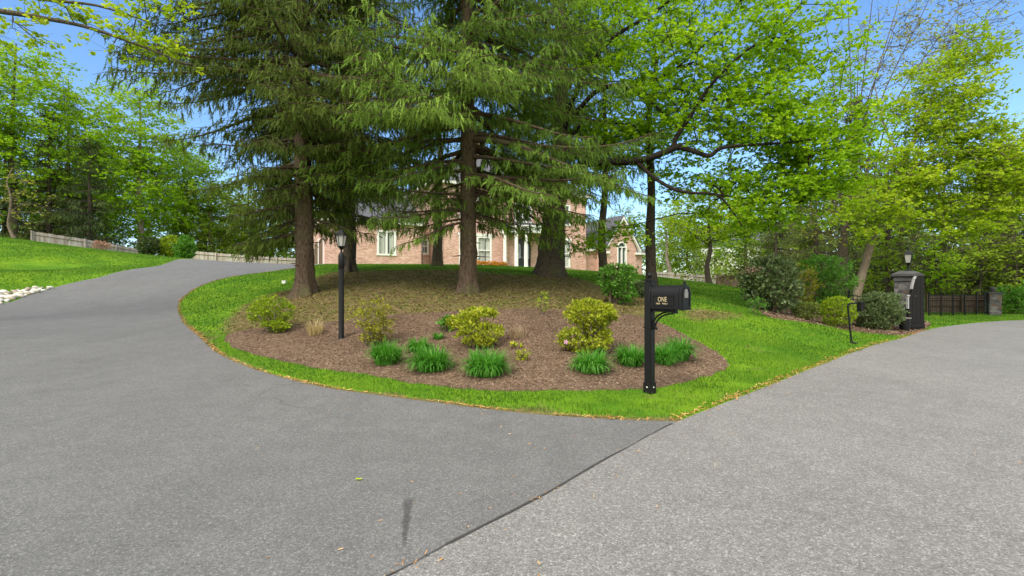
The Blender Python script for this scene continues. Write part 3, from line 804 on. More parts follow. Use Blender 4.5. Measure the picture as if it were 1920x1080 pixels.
# portico: curved white entablature on round columns
PU, PV0 = .25, -1.9
for cu_, cv_ in ((-2.0, -.45), (-1.45, -1.7), (-.55, -1.95), (1.95, -1.7)):
    c = MB(); c.box(cu_ - .24, cu_ + .24, cv_ - .24, cv_ + .24, zz(3.2), zz(3.42))
    c.lathe([(.22, 0), (.22, .06), (.185, .1), (.185, 1.0), (.155, 3.0), (.155, 3.06), (.20, 3.12), (.20, 3.18)], 14, (cu_, cv_, zz(3.42)))
    c.box(cu_ - .22, cu_ + .22, cv_ - .22, cv_ + .22, zz(6.60), zz(6.68))
    c.build('column', M['white_paint'], house, smooth=True)
e = MB()
def arc_band(m, r0, r1, z0, z1, n=20):
    for i in range(n):
        t0, t1 = PI + PI * i / n, PI + PI * (i + 1) / n
        P = [(PU + r * math.cos(t) * 1.12, -.01 + r * .95 * math.sin(t)) for r, t in ((r0, t0), (r1, t0), (r1, t1), (r0, t1))]
        m.add([(x, y, z0) for x, y in P] + [(x, y, z1) for x, y in P], [(0, 1, 2, 3), (7, 6, 5, 4), (0, 4, 5, 1), (1, 5, 6, 2), (2, 6, 7, 3), (3, 7, 4, 0)])
arc_band(e, 1.7, 2.25, zz(6.68), zz(7.15)); arc_band(e, 1.65, 2.42, zz(7.15), zz(7.33))
e.build('entablature', M['white_paint'], house)
r_ = MB(); arc_band(r_, .0, 2.3, zz(7.33), zz(7.55)); r_.build('porch_roof', M['roof'], house)
st = MB(); st.box(-2.6, 3.1, -2.6, -.002, zz(2.3), zz(3.2)); st.build('porch_step', M['concrete'], house)
# trim, roofs, downspouts
t = MB()
t.box(-18.35, -10.0, -.35, -.004, zz(6.9), zz(7.12)); t.box(-18.37, -18.004, -.004, 9.3, zz(6.9), zz(7.12))
t.box(-9.2, 8.2, -.4, -.004, zz(10.9), zz(11.2)); t.box(-9.23, -8.834, -.004, 11.3, zz(10.9), zz(11.2)); t.box(7.804, 8.2, -.004, 11.3, zz(10.9), zz(11.2))
t.box(7.81, 9.6, .55, .896, zz(5.45), zz(5.68)); t.box(14.04, 17.5, 1.2, 1.596, zz(5.35), zz(5.62))
for s_ in (-1, 1):                                   # raking boards and eave returns
    x0, x1 = 11.95 + s_ * 2.45, 11.95
    t.prism([(x0, zz(5.35)), (x0, zz(5.72)), (x1, zz(9.25)), (x1, zz(8.88))], -1.22, -.904)
    t.box(min(x0, x0 - s_ * .6), max(x0, x0 - s_ * .6), -1.2, -.906, zz(5.1), zz(5.33))
t.build('trim', M['white_paint'], house)
for c in (-8.4, 7.45): MB().box(c - .03, c + .35, -.05, -.003, BASE, zz(10.88)).build('corner_quoin', M['brick'], house)
def roof_poly(vs, fs, nm='roof'):
    return MB().add(vs, fs).build(nm, M['roof'], house)
zl = zz(7.13)
roof_poly([(-18.4, -.45, zl), (-9.9, -.45, zl), (-9.9, 9.4, zl), (-18.4, 9.4, zl), (-15.5, 4.5, zl + 3.0), (-9.9, 4.5, zl + 3.0)], [(0, 1, 5, 4), (2, 3, 4, 5), (3, 0, 4), (1, 2, 5), (3, 2, 1, 0)])
zl = zz(11.21)
rf = roof_poly([(-9.3, -.5, zl), (8.3, -.5, zl), (8.3, 11.4, zl), (-9.3, 11.4, zl), (-4.5, 5.5, zl + 4.2), (3.6, 5.5, zl + 4.2)], [(0, 1, 5, 4), (1, 2, 5), (2, 3, 4, 5), (3, 0, 4), (3, 2, 1, 0)])
ch = MB().box(-3.2, -2.1, 5.0, 6.2, zl + 3, zl + 6).box(-3.3, -2.0, 4.9, 6.3, zl + 6, zl + 6.25); ch.build('chimney', M['brick'], rf)
roof_poly([(7.82, .5, zz(5.69)), (10.1, .5, zz(5.69)), (10.1, 6, zz(8.6)), (7.82, 6, zz(8.6)), (7.82, 6, zz(5.7)), (10.1, 6, zz(5.7))], [(0, 1, 2, 3), (0, 3, 4), (1, 5, 2), (4, 3, 2, 5), (0, 4, 5, 1)])
zl = zz(5.73)
roof_poly([(9.4, -1.25, zl), (11.95, -1.25, zz(9.3)), (14.5, -1.25, zl), (9.4, 9.2, zl), (11.95, 9.2, zz(9.3)), (14.5, 9.2, zl), (9.55, -1.25, zl - .06), (11.95, -1.25, zz(9.22)), (14.35, -1.25, zl - .06), (9.55, 9.2, zl - .06), (11.95, 9.2, zz(9.22)), (14.35, 9.2, zl - .06)],
          [(0, 1, 4, 3), (1, 2, 5, 4), (6, 9, 10, 7), (7, 10, 11, 8), (0, 6, 7, 1), (1, 7, 8, 2), (3, 4, 10, 9), (4, 5, 11, 10), (0, 3, 9, 6), (2, 8, 11, 5)])
roof_poly([(14.3, 1.15, zz(5.63)), (17.6, 1.15, zz(5.63)), (17.6, 9.1, zz(5.63)), (14.3, 9.1, zz(5.63)), (14.3, 5.1, zz(8.0)), (16, 5.1, zz(8.0))], [(0, 1, 5, 4), (1, 2, 5), (2, 3, 4, 5), (3, 0, 4), (3, 2, 1, 0)])
MB().tube([(-10.0, -.07, BASE), (-10.0, -.07, zz(6.9))], .055, 8).build('downspout', M['copper'], house)
dn = MB().tube([(7.95, .80, BASE), (7.95, .80, zz(5.45))], .055, 8).build('downspout', M['white_paint'], house)
for a, b in ((1.2, 4.0), (4.8, 7.6)): MB().box(-18.06, -18.003, a, b, BASE, zz(5.6)).build('garage_door', M['garage'], house)
for a, b in ((.95, 1.2), (4.0, 4.8), (7.6, 7.85)): MB().box(-18.05, -18.003, a, b, BASE, zz(5.8)).build('garage_trim', M['white_paint'], house)

# orange flowers in front of the facade
hm = house.matrix_basis if False else Matrix.Translation((HO[0], HO[1], ZB)) @ Matrix.Rotation(HA, 4, 'Z')

# far white house seen through the trees on the right
wx_, wy_ = (1425 - 960) / 900 * 78, 78
wh = thing('white_house', (wx_, wy_, h1(wx_, wy_)), 'white clapboard house half hidden behind the trees on the right', 'house', rz=R(-12))
def siding():
    m, nt = newmat('white_clapboard'); v = coords(nt)
    wv = nd(nt, 'ShaderNodeTexWave', wave_type='BANDS', bands_direction='Z'); wv.inputs['Scale'].default_value = 1.6; nt.links.new(v, wv.inputs['Vector'])
    finish(nt, ramp(nt, wv.outputs['Fac'], [(0, (.66, .66, .65)), (.3, (.82, .82, .80))]), .7); return m
MB().box(-9, 9, 0, 9, 0, 6.2).prism([(-9, 6.2), (9, 6.2), (0, 6.2)], .001, 8.99).build('wall', siding(), wh)
MB().add([(-9.5, -.5, 6.2), (9.5, -.5, 6.2), (9.5, 9.5, 6.2), (-9.5, 9.5, 6.2), (-9.5, 4.5, 9.8), (9.5, 4.5, 9.8)], [(0, 1, 5, 4), (2, 3, 4, 5), (3, 0, 4), (1, 2, 5), (3, 2, 1, 0)]).build('roof', M['roof'], wh)
for cx in (-6.5, -2.5, 2.5, 6.5):
    for cz in (1.2, 4.0):
        f = MB(); f.box(cx - .6, cx - .5, -.08, -.003, cz, cz + 1.5).box(cx + .5, cx + .6, -.08, -.003, cz, cz + 1.5).box(cx - .6, cx + .6, -.08, -.003, cz + 1.5, cz + 1.6).box(cx - .6, cx + .6, -.1, -.003, cz - .1, cz)
        fo = f.build('window', M['white_paint'], wh); MB().box(cx - .5, cx + .5, -.04, -.004, cz, cz + 1.5).build('pane', M['pane'], fo)

# ------------------------------------------------------------------ mailbox
bx, by, bz = gp(1218, 737) + (0,); bz = h1(bx, by)
ax = math.atan2(-.654, .757) - R(8)                          # the box points at the road
mb = thing('mailbox', (bx, by, bz), 'black mailbox on a square black post with gold lettering ONE on its side', 'mailbox', rz=ax)
po = MB().box(-.052, .052, -.052, .052, -.02, 1.515).build('post', M['black_metal'], mb, bevel=.006)
bs = MB().box(-.062, .062, -.062, .062, -.02, .14)
bs.prism([(-.062, .141), (.062, .141), (.054, .155), (-.054, .155)], -.0535, .0535)
bs.build('post_base', M['black_matte'], mb, bevel=.004)
for sx, sy in ((.0, -.068), (-.068, 0), (.068, 0)):
    b_ = MB(); b_.lathe([(.010, -.004), (.012, 0), (.008, .004)], 8, (0, 0, 0)); 
    vs = [Vector(v) for v in b_.v]; b_.v = [tuple((Matrix.Rotation(PI / 2, 3, 'X' if sx == 0 else 'Y') @ v) + Vector((sx * .93, sy * .93, .085))) for v in vs]
    b_.build('bolt', M['grey_white'], mb)
cp = MB().box(-.062, .062, -.062, .062, 1.516, 1.535)
cp.lathe([(.03, 0), (.03, .008), (.016, .014), (.016, .026), (.028, .034), (.037, .052), (.037, .064), (.028, .082), (.012, .092), (.002, .094)], 16, (0, 0, 1.535))
cp.build('finial', M['black_metal'], mb, smooth=True)
def arch_prof(w, zb, zs, n=12, inset=0):
    p = [(-w + inset, zb + inset), (w - inset, zb + inset)]
    return p + [((w - inset) * math.cos(t), zs + (w - inset) * math.sin(t)) for t in [PI * i / n for i in range(n + 1)]]
def xprism(m, poly, x0, x1):
    """profile in y,z extruded along x"""
    n = len(poly)
    return m.add([(x0, y, z) for y, z in poly] + [(x1, y, z) for y, z in poly],
                 [tuple(reversed(range(n))), tuple(range(n, 2 * n))] + [(i, (i + 1) % n, n + (i + 1) % n, n + i) for i in range(n)])
ZB0 = 1.150; WB = .110; ZS = ZB0 + .195
body = MB(); xprism(body, arch_prof(WB, ZB0, ZS), .056, .50)
for x in (.06, .47): xprism(body, arch_prof(WB + .007, ZB0 - .004, ZS), x, x + .022)
# raised frame round the name panel on the near side (-y)
for a in ((.115, .425, ZB0 + .035, ZB0 + .047), (.115, .425, ZB0 + .165, ZB0 + .177), (.115, .127, ZB0 + .047, ZB0 + .165), (.413, .425, ZB0 + .047, ZB0 + .165)):
    body.box(a[0], a[1], -WB - .008, -WB + .004, a[2], a[3])
bo = body.build('box_body', M['black_metal'], mb, smooth=True)
pn = MB().box(.128, .412, -WB - .0025, -WB + .002, ZB0 + .048, ZB0 + .164).build('name_panel', M['black_matte'], bo)
def text_mesh(name, body_, size, loc, rot, mat, parent, ext=.0015, align='CENTER', sx=1.0):
    cu = bpy.data.curves.new('lettering', 'FONT'); cu.body = body_; cu.size = size; cu.extrude = ext; cu.align_x = align; cu.resolution_u = 3
    t = bpy.data.objects.new('lettering', cu); C.objects.link(t); bpy.context.view_layer.update()
    me = bpy.data.meshes.new_from_object(t.evaluated_get(bpy.context.evaluated_depsgraph_get()))
    bpy.data.objects.remove(t); bpy.data.curves.remove(cu)
    me.materials.clear(); me.materials.append(mat)
    o = link(name, me, parent); o.location = loc; o.rotation_euler = rot; o.scale = (sx, 1, 1)
    return o
text_mesh('lettering', 'ONE', .088, (.262, -WB - .0045, ZB0 + .094), (PI / 2, 0, 0), M['gold'], bo, sx=.72)
rr = random.Random(4)                      # second line: strokes too small to read
for x0, n in ((.172, 4), (.262, 5)):
    sm = MB()
    for i in range(n):
        x = x0 + i * .0165
        sm.box(x, x + .003, -WB - .006, -WB - .003, ZB0 + .058, ZB0 + .078); sm.box(x + .0035, x + .011, -WB - .006, -WB - .003, *((ZB0 + .058, ZB0 + .062) if rr.random() < .5 else (ZB0 + .067, ZB0 + .071)))
        if rr.random() < .7: sm.box(x + .0085, x + .0115, -WB - .0058, -WB - .003, ZB0 + .0625, ZB0 + .078)
    sm.build('small_lettering', M['gold'], bo)
dr = MB(); xprism(dr, arch_prof(WB + .012, ZB0 - .012, ZS), .501, .530)
for k in range(12):
    t0, t1 = PI * k / 12, PI * (k + 1) / 12
    P = [(r * math.cos(t), ZS + r * math.sin(t)) for r, t in ((.094, t0), (.094, t1), (.080, t1), (.080, t0))]
    xprism(dr, P, .529, .538)
for y0, y1, z0, z1 in ((-.094, -.080, ZB0 + .03, ZS), (.080, .094, ZB0 + .03, ZS), (-.094, .094, ZB0 + .015, ZB0 + .029)): dr.box(.529, .538, y0, y1, z0, z1)
dr.box(.531, .550, -.10, .10, ZB0 - .010, ZB0 + .006)
do2 = dr.build('door', M['black_metal'], mb, smooth=True)
em = MB(); em.prism([(-.040, 0), (.040, 0), (.044, .06), (.030, .105), (0, .118), (-.030, .105), (-.044, .06)], 0, .006)
em.v = [(.531 + y, x, z + ZB0 + .145) for x, y, z in em.v]; em.build('emblem_plate', M['pewter'], do2)
hn = MB().box(.495, .525, -.012, .012, ZS + WB + .008, ZS + WB + .035).lathe([(.013, 0), (.018, .01), (.013, .022), (.002, .026)], 10, (.51, 0, ZS + WB + .033)); hn.build('latch', M['black_metal'], do2, smooth=True)
br = MB().box(.053, .40, -.03, .03, ZB0 - .045, ZB0 - .006).box(.35, .40, -.045, .045, ZB0 - .06, ZB0 - .04)
for off, drop in ((0, .0), (.035, .045)):
    br.tube([(.055 + off + .26 * (1 - math.cos(t)), 0, ZB0 - .235 - off * .4 + (.195 - off * .3) * math.sin(t)) for t in [PI / 2 * i / 9 for i in range(10)]], .012, 8)
br.lathe([(.004, -.02), (.018, -.012), (.022, 0), (.018, .012), (.004, .02)], 10, (.085, 0, ZB0 - .255)); br.box(.05, .08, -.012, .012, ZB0 - .29, ZB0 - .19); br.lathe([(.004, -.018), (.016, -.01), (.020, 0), (.016, .01), (.004, .018)], 10, (.105, 0, ZB0 - .275))
br.box(-.058, .058, -.058, .058, ZB0 - .275, ZB0 - .255)
br.build('bracket', M['black_metal'], mb, smooth=True)

# ------------------------------------------------------------------ post lamp
def lantern(parent, z, s=1.0, n=6):
    """cup, tapered glazed cage, pitched cap, finial"""
    c = MB(); c.lathe([(.018 * s, 0), (.022 * s, .03 * s), (.055 * s, .075 * s), (.085 * s, .105 * s), (.085 * s, .118 * s)], n, (0, 0, z)); co_ = c.build('lantern_cup', M['black_metal'], parent)
    z1 = z + .118 * s; hh = .235 * s
    g = MB(); g.lathe([(.072 * s, 0), (.112 * s, hh)], n, (0, 0, z1 + .002)); g.build('lantern_glass', M['lamp_glass'], parent)
    b = MB()
    for i in range(n):
        a = 2 * PI * i / n
        b.tube([(.077 * s * math.cos(a), .077 * s * math.sin(a), z1), (.118 * s * math.cos(a), .118 * s * math.sin(a), z1 + hh)], .008 * s, 5)
    b.build('lantern_cage', M['black_metal'], parent)
    r = MB(); r.lathe([(.145 * s, 0), (.145 * s, .012 * s), (.115 * s, .045 * s), (.06 * s, .10 * s), (.035 * s, .125 * s), (.035 * s, .14 * s)], n, (0, 0, z1 + hh + .003)); r.lathe([(.012 * s, 0), (.012 * s, .02 * s), (.024 * s, .035 * s), (.012 * s, .055 * s), (.004 * s, .09 * s)], 8, (0, 0, z1 + hh + .14 * s)); r.build('lantern_cap', M['black_metal'], parent)
lx, ly, lz = G(640, 635)
sc_l = ly / 10.0
lamp = thing('post_lamp', (lx, ly, lz), 'tall black post lamp with a six sided lantern standing in the mulch bed', 'lamp post', rz=.2)
H = (635 - 472) / 900 * ly
MB().lathe([(.060, -.03), (.060, .0), (.056, .01), (.054, H * .80), (.062, H * .805), (.062, H * .95), (.05, H * .965), (.03, H * .985), (.02, H)], 10).build('post', M['black_metal'], lamp, smooth=True)
lantern(lamp, H, .92 * sc_l)
pc = MB(); pc.box(.055, .085, -.03, .03, H * .83, H * .93); pc.build('sensor_box', M['black_metal'], lamp, bevel=.005)

# ------------------------------------------------------------------ gate pier, gate leaf, bin, iron fences
gx0, gy0, gz0 = at(1700, 16.9)
ga_ = R(-38)
pier = thing('stone_pier', (gx0, gy0, gz0), 'wide fieldstone gate pier with a dark slab cap and a lantern on top', 'gate pier', rz=ga_)
MB().box(-.35, .35, -.35, .35, -.1, 1.62).build('shaft', M['stone'], pier, bevel=.02)
MB().box(-.375, .375, -.375, .375, 1.621, 1.80).build('collar', M['cap_stone'], pier, bevel=.02)
MB().box(-.45, .45, -.45, .45, 1.801, 1.88).add([(-.43, -.43, 1.881), (.43, -.43, 1.881), (.43, .43, 1.881), (-.43, .43, 1.881), (-.2, -.2, 2.0), (.2, -.2, 2.0), (.2, .2, 2.0), (-.2, .2, 2.0)], [(3, 2, 1, 0), (4, 5, 6, 7), (0, 1, 5, 4), (1, 2, 6, 5), (2, 3, 7, 6), (3, 0, 4, 7)]).build('cap', M['cap_stone'], pier, bevel=.015)
pl = thing('pier_lantern', (gx0 + .02, gy0 - .05, gz0 + 2.0), 'black lantern with pale glass mounted on the wide stone gate pier', 'lantern')
MB().lathe([(.09, 0), (.09, .02), (.03, .05), (.022, .14)], 10).build('stem', M['black_metal'], pl, smooth=True)
lantern(pl, .14, 1.25, 4)
M['edging'] = plain_mat('chalky_edge_paint', (.33, .32, .31), .7, 0, .3, 12)
# black board leaf fixed in front of the pier, its top sweeping up to the right
lx_, ly_, lz_ = at(1704, 16.15)
leaf = thing('gate_leaf', (lx_, ly_, lz_), 'black boarded gate leaf with a swept white edged top before the stone pier', 'gate', rz=R(8))
top = [(0, 1.12), (.05, 1.16), (.10, 1.25), (.14, 1.38), (.18, 1.55), (.23, 1.70), (.30, 1.80)]
prof = [(0, .04)] + top + [(.60, 1.80), (.60, .04)]
lf = MB().prism(prof, 0, .07)
for x in (.15, .30, .45): lf.box(x - .006, x + .006, -.006, .001, .06, 1.15 if x < .2 else 1.75)
lf.box(-.01, .61, -.02, -.001, .10, .20).box(-.01, .61, -.02, -.001, .26, .30)
lf.build('leaf_board', M['black_matte'], leaf)
ed = MB(); ed_b = MB()
for (x0, z0), (x1, z1) in list(zip(top[:-1], top[1:])):
    dx, dz = x1 - x0, z1 - z0; L = math.hypot(dx, dz); nx, nz = -dz / L * .038, dx / L * .038
    if 1.20 < (z0 + z1) / 2 < 1.32: continue
    (ed if z0 > 1.24 else ed_b).prism([(x0, z0), (x1, z1), (x1 + nx, z1 + nz), (x0 + nx, z0 + nz)], -.012, .06)
ed.build('white_edging', M['edging'], leaf); ed_b.build('white_edging', M['edging'], leaf)
MB().box(-.042, -.002, -.012, .06, .72, 1.12).build('white_edging', M['edging'], leaf)
MB().lathe([(.02, -.008), (.02, .008)], 8, (.26, -.012, 1.15)).build('pull_knob', M['pewter'], leaf)
cx_, cy_, cz_ = at(1696, 15.95)
bn = thing('bin', (cx_, cy_, cz_), 'small black bin with a pale rim beside the gate leaf', 'bin')
MB().lathe([(.13, 0), (.17, .38), (.17, .40)], 18).build('bucket', M['black_metal'], bn, smooth=True)
rm = MB(); rm.lathe([(.172, .40), (.185, .405), (.185, .43), (.16, .432), (.15, .415)], 18); rm.build('rim', M['pewter'], bn, smooth=True)
# house-number plate by the pier
def iron_fence(name, p0, p1, h, label, nposts, pick=.12, finial=True):
    x0, y0 = p0; x1, y1 = p1; L = math.hypot(x1 - x0, y1 - y0); a = math.atan2(y1 - y0, x1 - x0)
    zb = h1(x0, y0)
    t = thing(name, (x0, y0, zb), label, 'fence', rz=a)
    zg = lambda s: h1(x0 + (x1 - x0) * s / L, y0 + (y1 - y0) * s / L) - zb
    for i in range(nposts):
        s = L * i / (nposts - 1); z = zg(s)
        p = MB().box(s - .025, s + .025, -.025, .025, z - .05, z + h + .08)
        if finial: p.lathe([(.02, 0), (.045, .03), (.045, .05), (.01, .09)], 8, (s, 0, z + h + .08))
        p.build('post', M['black_metal'], t)
    for k in range(nposts - 1):
        s0, s1 = L * k / (nposts - 1), L * (k + 1) / (nposts - 1); m = MB()
        za, zb_ = zg(s0), zg(s1)
        for rz in (.14, h - .16, h - .02):
            m.tube([(s0 + .026, 0, za + rz), (s1 - .026, 0, zb_ + rz)], .016, 4)
        n = max(2, int((s1 - s0) / pick))
        for i in range(1, n):
            s = s0 + (s1 - s0) * i / n; z = za + (zb_ - za) * i / n
            m.tube([(s, 0, z + .05), (s, 0, z + h + .03)], .009, 4)
        m.build('railing', M['black_metal'], t)
    return t
P0, P1 = at(1742, 24.0), at(1852, 25.2)
iron_fence('iron_fence', P0[:2], P1[:2], 1.06, 'black iron railing fence running to the slim stone pier', 6)
sp0 = at(1858, 25.2)
pr2 = thing('stone_pier', (sp0[0] + .1, sp0[1], sp0[2]), 'slim grey stone pier with a ball finial at the end of the iron fence', 'gate pier', rz=R(-20))
MB().box(-.25, .25, -.25, .25, -.1, 1.12).build('shaft', M['stone'], pr2, bevel=.015)
MB().box(-.31, .31, -.31, .31, 1.121, 1.20).build('cap', M['cap_stone'], pr2, bevel=.012)
MB().lathe([(.07, 0), (.06, .03), (.11, .09), (.13, .16), (.11, .23), (.04, .28)], 12, (0, 0, 1.2)).build('ball_finial', M['cap_stone'], pr2, smooth=True)
P0, P1 = at(1592, 17.6), at(1672, 17.2)
iron_fence('iron_fence', P0[:2], P1[:2], .95, 'low black iron railing behind the shrubs left of the stone pier', 3)
# bent metal post with an arm
qx, qy, qz = G(1597, 643)
bp = thing('bent_post', (qx, qy, qz), 'thin leaning black post with a bent arm and small hanging box on the lawn', 'post', rz=R(10))
MB().tube([(0, 0, 0), (-.05, 0, .35), (-.10, 0, .80), (-.115, 0, .92), (-.10, 0, .97), (-.05, 0, .99), (.28, 0, 1.0)], .022, 8).build('pole', M['black_metal'], bp, smooth=True)
MB().lathe([(.13, -.01), (.13, .012), (.05, .022), (.03, .05)], 14).build('foot_plate', M['black_matte'], bp, smooth=True)
MB().box(.20, .32, -.06, .06, .80, .975).box(.19, .33, -.07, .07, .976, 1.03).build('hanging_box', M['black_matte'], bp, bevel=.006)

# ------------------------------------------------------------------ wooden fences
def board_fence(name, pts, h, label, mat, bw=.15, post_gap=2.4, cap=False, seed=1):
    r = random.Random(seed)
    P = [np.array(p[:2]) for p in pts]
    t = thing(name, (P[0][0], P[0][1], h1(*P[0])), label, 'fence')
    o = np.array([P[0][0], P[0][1], h1(*P[0])])
    m = MB(); pm = []; rl = MB()
    for a, b in zip(P[:-1], P[1:]):
        L = np.hypot(*(b - a)); d = (b - a) / L; nrm = np.array([-d[1], d[0]])
        n = int(L / bw)
        for i in range(n):
            s0, s1 = L * i / n + .004, L * (i + 1) / n - .004
            p0, p1 = a + d * s0, a + d * s1
            z0, z1 = h1(*p0), h1(*p1); hh = h + r.uniform(-.02, .03); q = nrm * .02
            vs = []
            for pp, z in ((p0, z0), (p1, z1)):
                for off in (-1, 1):
                    e = pp + q * off
                    vs.append((e[0] - o[0], e[1] - o[1], z - .1 - o[2])); vs.append((e[0] - o[0], e[1] - o[1], z + hh - o[2]))
            m.add(vs, [(0, 1, 5, 4), (2, 6, 7, 3), (1, 3, 7, 5), (0, 2, 3, 1), (4, 5, 7, 6), (0, 4, 6, 2)], r.random())
        k = max(1, int(L / post_gap))
        for i in range(k + 1):
            p = a + d * (L * i / k) - nrm * .09; z = h1(*p); pm.append((p[0] - o[0], p[1] - o[1], z - o[2]))
        for rz in (.35, h - .25):
            rl.tube([(*(a + d * (L * i / k) - nrm * .05 - o[:2]), h1(*(a + d * (L * i / k))) + rz - o[2]) for i in range(k + 1)], .04, 4)
    m.build('boards', mat, t, tone=True)
    for x, y, z in pm: MB().box(x - .05, x + .05, y - .05, y + .05, z - .1, z + h + .06, .4).build('post', mat, t, tone=True)
    rl.build('rails', mat, t)
    return t
board_fence('wooden_fence', [((60 - 960) / 900 * 44, 44), ((160 - 960) / 900 * 46, 46), ((272 - 960) / 900 * 50, 50)], 1.65, 'weathered grey board fence running down behind the left lawn', M['fence_grey'], seed=2)
board_fence('wooden_fence', [((350 - 960) / 900 * 47, 47), ((460 - 960) / 900 * 48, 48), ((575 - 960) / 900 * 50, 50)], 1.5, 'pale board fence closing the top of the driveway', M['fence_pale'], seed=3)
board_fence('wooden_fence', [((1228 - 960) / 900 * 62, 62), ((1300 - 960) / 900 * 56, 56), ((1345 - 960) / 900 * 50, 50)], 1.55, 'pale board fence along the crest of the right lawn', M['fence_pale'], seed=4)
board_fence('wooden_fence', [((1345 - 960) / 900 * 49.8, 49.8), ((1440 - 960) / 900 * 44, 44)], 1.6, 'brown board fence between the pale fence and the big shrubs', M['fence_brown'], seed=5)
board_fence('wooden_fence', [((1735 - 960) / 900 * 26.2, 26.2), ((1862 - 960) / 900 * 27.2, 27.2)], .92, 'dark brown board fence standing behind the black iron railing', M['fence_brown'], seed=6)

# ------------------------------------------------------------------ small ground items
ux, uy, uz = G(533, 531)
ub = thing('utility_cap', (ux, uy, uz), 'small white plastic box on the grass left of the near spruce', 'utility box')
MB().box(-.08, .08, -.06, .06, -.02, .09).build('box', M['white_paint'], ub, bevel=.01); MB().box(-.09, .09, -.07, .07, .091, .11).build('lid', M['white_paint'], ub, bevel=.008)
vx, vy, vz = G(672, 901)
lm = MB(); lm.add([(-.028, 0, .006), (-.01, -.018, .012), (.022, -.01, .008), (.03, .006, .014), (.006, .018, .006), (-.014, .014, .012)], [(0, 1, 2), (0, 2, 3), (0, 3, 4), (0, 4, 5)], .95)
lo = lm.build('fallen_leaf', M['maple_yellow'], None, tone=True); lo.location = (vx, vy, vz + .004); tag(lo, 'single yellow green leaf lying on the dark driveway', 'leaf')
# river rocks beside the driveway
rk_px = [(0, 548), (40, 545), (95, 538), (104, 540), (70, 549), (35, 560), (0, 570), (-40, 585), (-60, 560)]
rk_poly = np.array([gp(*p) for p in rk_px]); r = random.Random(8)
protos = []
for k in range(5):
    bm = bmesh.new(); bmesh.ops.create_icosphere(bm, subdivisions=2, radius=1)
    for v in bm.verts:
        n_ = v.co.normalized(); j = 1 + .22 * math.sin(3.1 * n_.x + k) * math.cos(2.7 * n_.y - k * 2) + r.uniform(-.06, .06)
        v.co = Vector((n_.x * j, n_.y * j * .75, n_.z * j * .55))
    me = bpy.data.meshes.new('river_rock'); bm.to_mesh(me); bm.free()
    me.polygons.foreach_set('use_smooth', [True] * len(me.polygons))
    a = me.attributes.new('tone', 'FLOAT', 'POINT'); a.data.foreach_set('value', [k / 4.0] * len(me.vertices)); me.materials.append(M['rock']); protos.append(me)
b0 = rk_poly.min(0); b1 = rk_poly.max(0); cnt = 0; placed = []
for _ in range(4000):
    if cnt >= 130: break
    x, y = r.uniform(b0[0], b1[0]), r.uniform(b0[1], b1[1])
    if not inpoly(np.array([x]), np.array([y]), rk_poly)[0]: continue
    s = r.uniform(.07, .17)
    if any((x - a) ** 2 + (y - b) ** 2 < (.75 * (s + c)) ** 2 for a, b, c in placed): continue
    placed.append((x, y, s))
    o = bpy.data.objects.new('river_rock', protos[r.randrange(5)]); C.objects.link(o)
    o.location = (x, y, h1(x, y) + s * .25); o.scale = (s, s, s * r.uniform(.8, 1.2)); o.rotation_euler = (r.uniform(-.3, .3), r.uniform(-.3, .3), r.uniform(0, 6.3))
    tag(o, 'pale river rock lying in the stone strip at the left edge of the driveway', 'rock', 'river rocks along the driveway'); cnt += 1
print('rocks', cnt)
# ------------------------------------------------------------------ vegetation builders
def tubes_np(A, B, ra, rb, n=4):
    """separate tapered prisms from A to B (arrays)"""
    A = np.asarray(A, float); B = np.asarray(B, float); ra = np.asarray(ra, float); rb = np.asarray(rb, float)
    d = B - A; L = np.linalg.norm(d, axis=1)[:, None] + 1e-9; d = d / L
    B = B + d * (rb[:, None] * .5)
    up = np.where(np.abs(d[:, 2:3]) > .9, np.array([[1., .2, 0]]), np.array([[.1, .15, 1.]]))
    a = np.cross(d, up); a /= np.linalg.norm(a, axis=1)[:, None] + 1e-9; b = np.cross(d, a)
    t = 2 * PI * np.arange(n) / n
    ring = a[:, None, :] * np.cos(t)[None, :, None] + b[:, None, :] * np.sin(t)[None, :, None]
    V = np.concatenate([A[:, None, :] + ring * ra[:, None, None], B[:, None, :] + ring * rb[:, None, None]], 1)
    m = len(A); i = np.arange(n); j = (i + 1) % n
    f = np.stack([i, j, j + n, i + n], 1)
    F = (np.arange(m) * 2 * n)[:, None, None] + f[None]
    return V.reshape(-1, 3), F.reshape(-1, 4)

def trunk_np(path, rad, n=14, flare=.0, seed=0, roots=6, rough=.022):
    """trunk with an uneven section and root flare; path (k,3)"""
    P = spline(path, 16); k = len(P); s = np.linspace(0, len(rad) - 1, k); rr = np.interp(s, np.arange(len(rad)), rad)
    r = np.random.default_rng(seed); ph = r.uniform(0, 6.28, 4); nz = r.normal(0, rough, (k, n)) + np.abs(r.normal(0, rough, (k, n))) * (r.random((k, n)) < .2) * 1.5
    V = []
    for i in range(k):
        d = P[min(i + 1, k - 1)] - P[max(i - 1, 0)]; d /= np.linalg.norm(d)
        a = np.cross(d, [0.1, 1, 0.05]); a /= np.linalg.norm(a); b = np.cross(d, a)
        for q in range(n):
            t = 2 * PI * q / n
            hgt_ = P[i][2] - P[0][2]
            f = flare * 1.5 * math.exp(-max(hgt_, 0) / .30)
            w = 1 + f * (.55 + .45 * math.sin(roots * t + ph[0])) + .05 * math.sin(3 * t + ph[1] + i * .3) + .03 * math.sin(5 * t + ph[2] - i * .5) + nz[i, q]
            V.append(P[i] - (a * math.cos(t) + b * math.sin(t)) * rr[i] * w)
    V = np.array(V); i = np.arange(k - 1)[:, None] * n; q = np.arange(n)[None, :]; q2 = (q + 1) % n
    F = np.stack([i + q, i + q2, i + n + q2, i + n + q], -1).reshape(-1, 4)
    return V, F

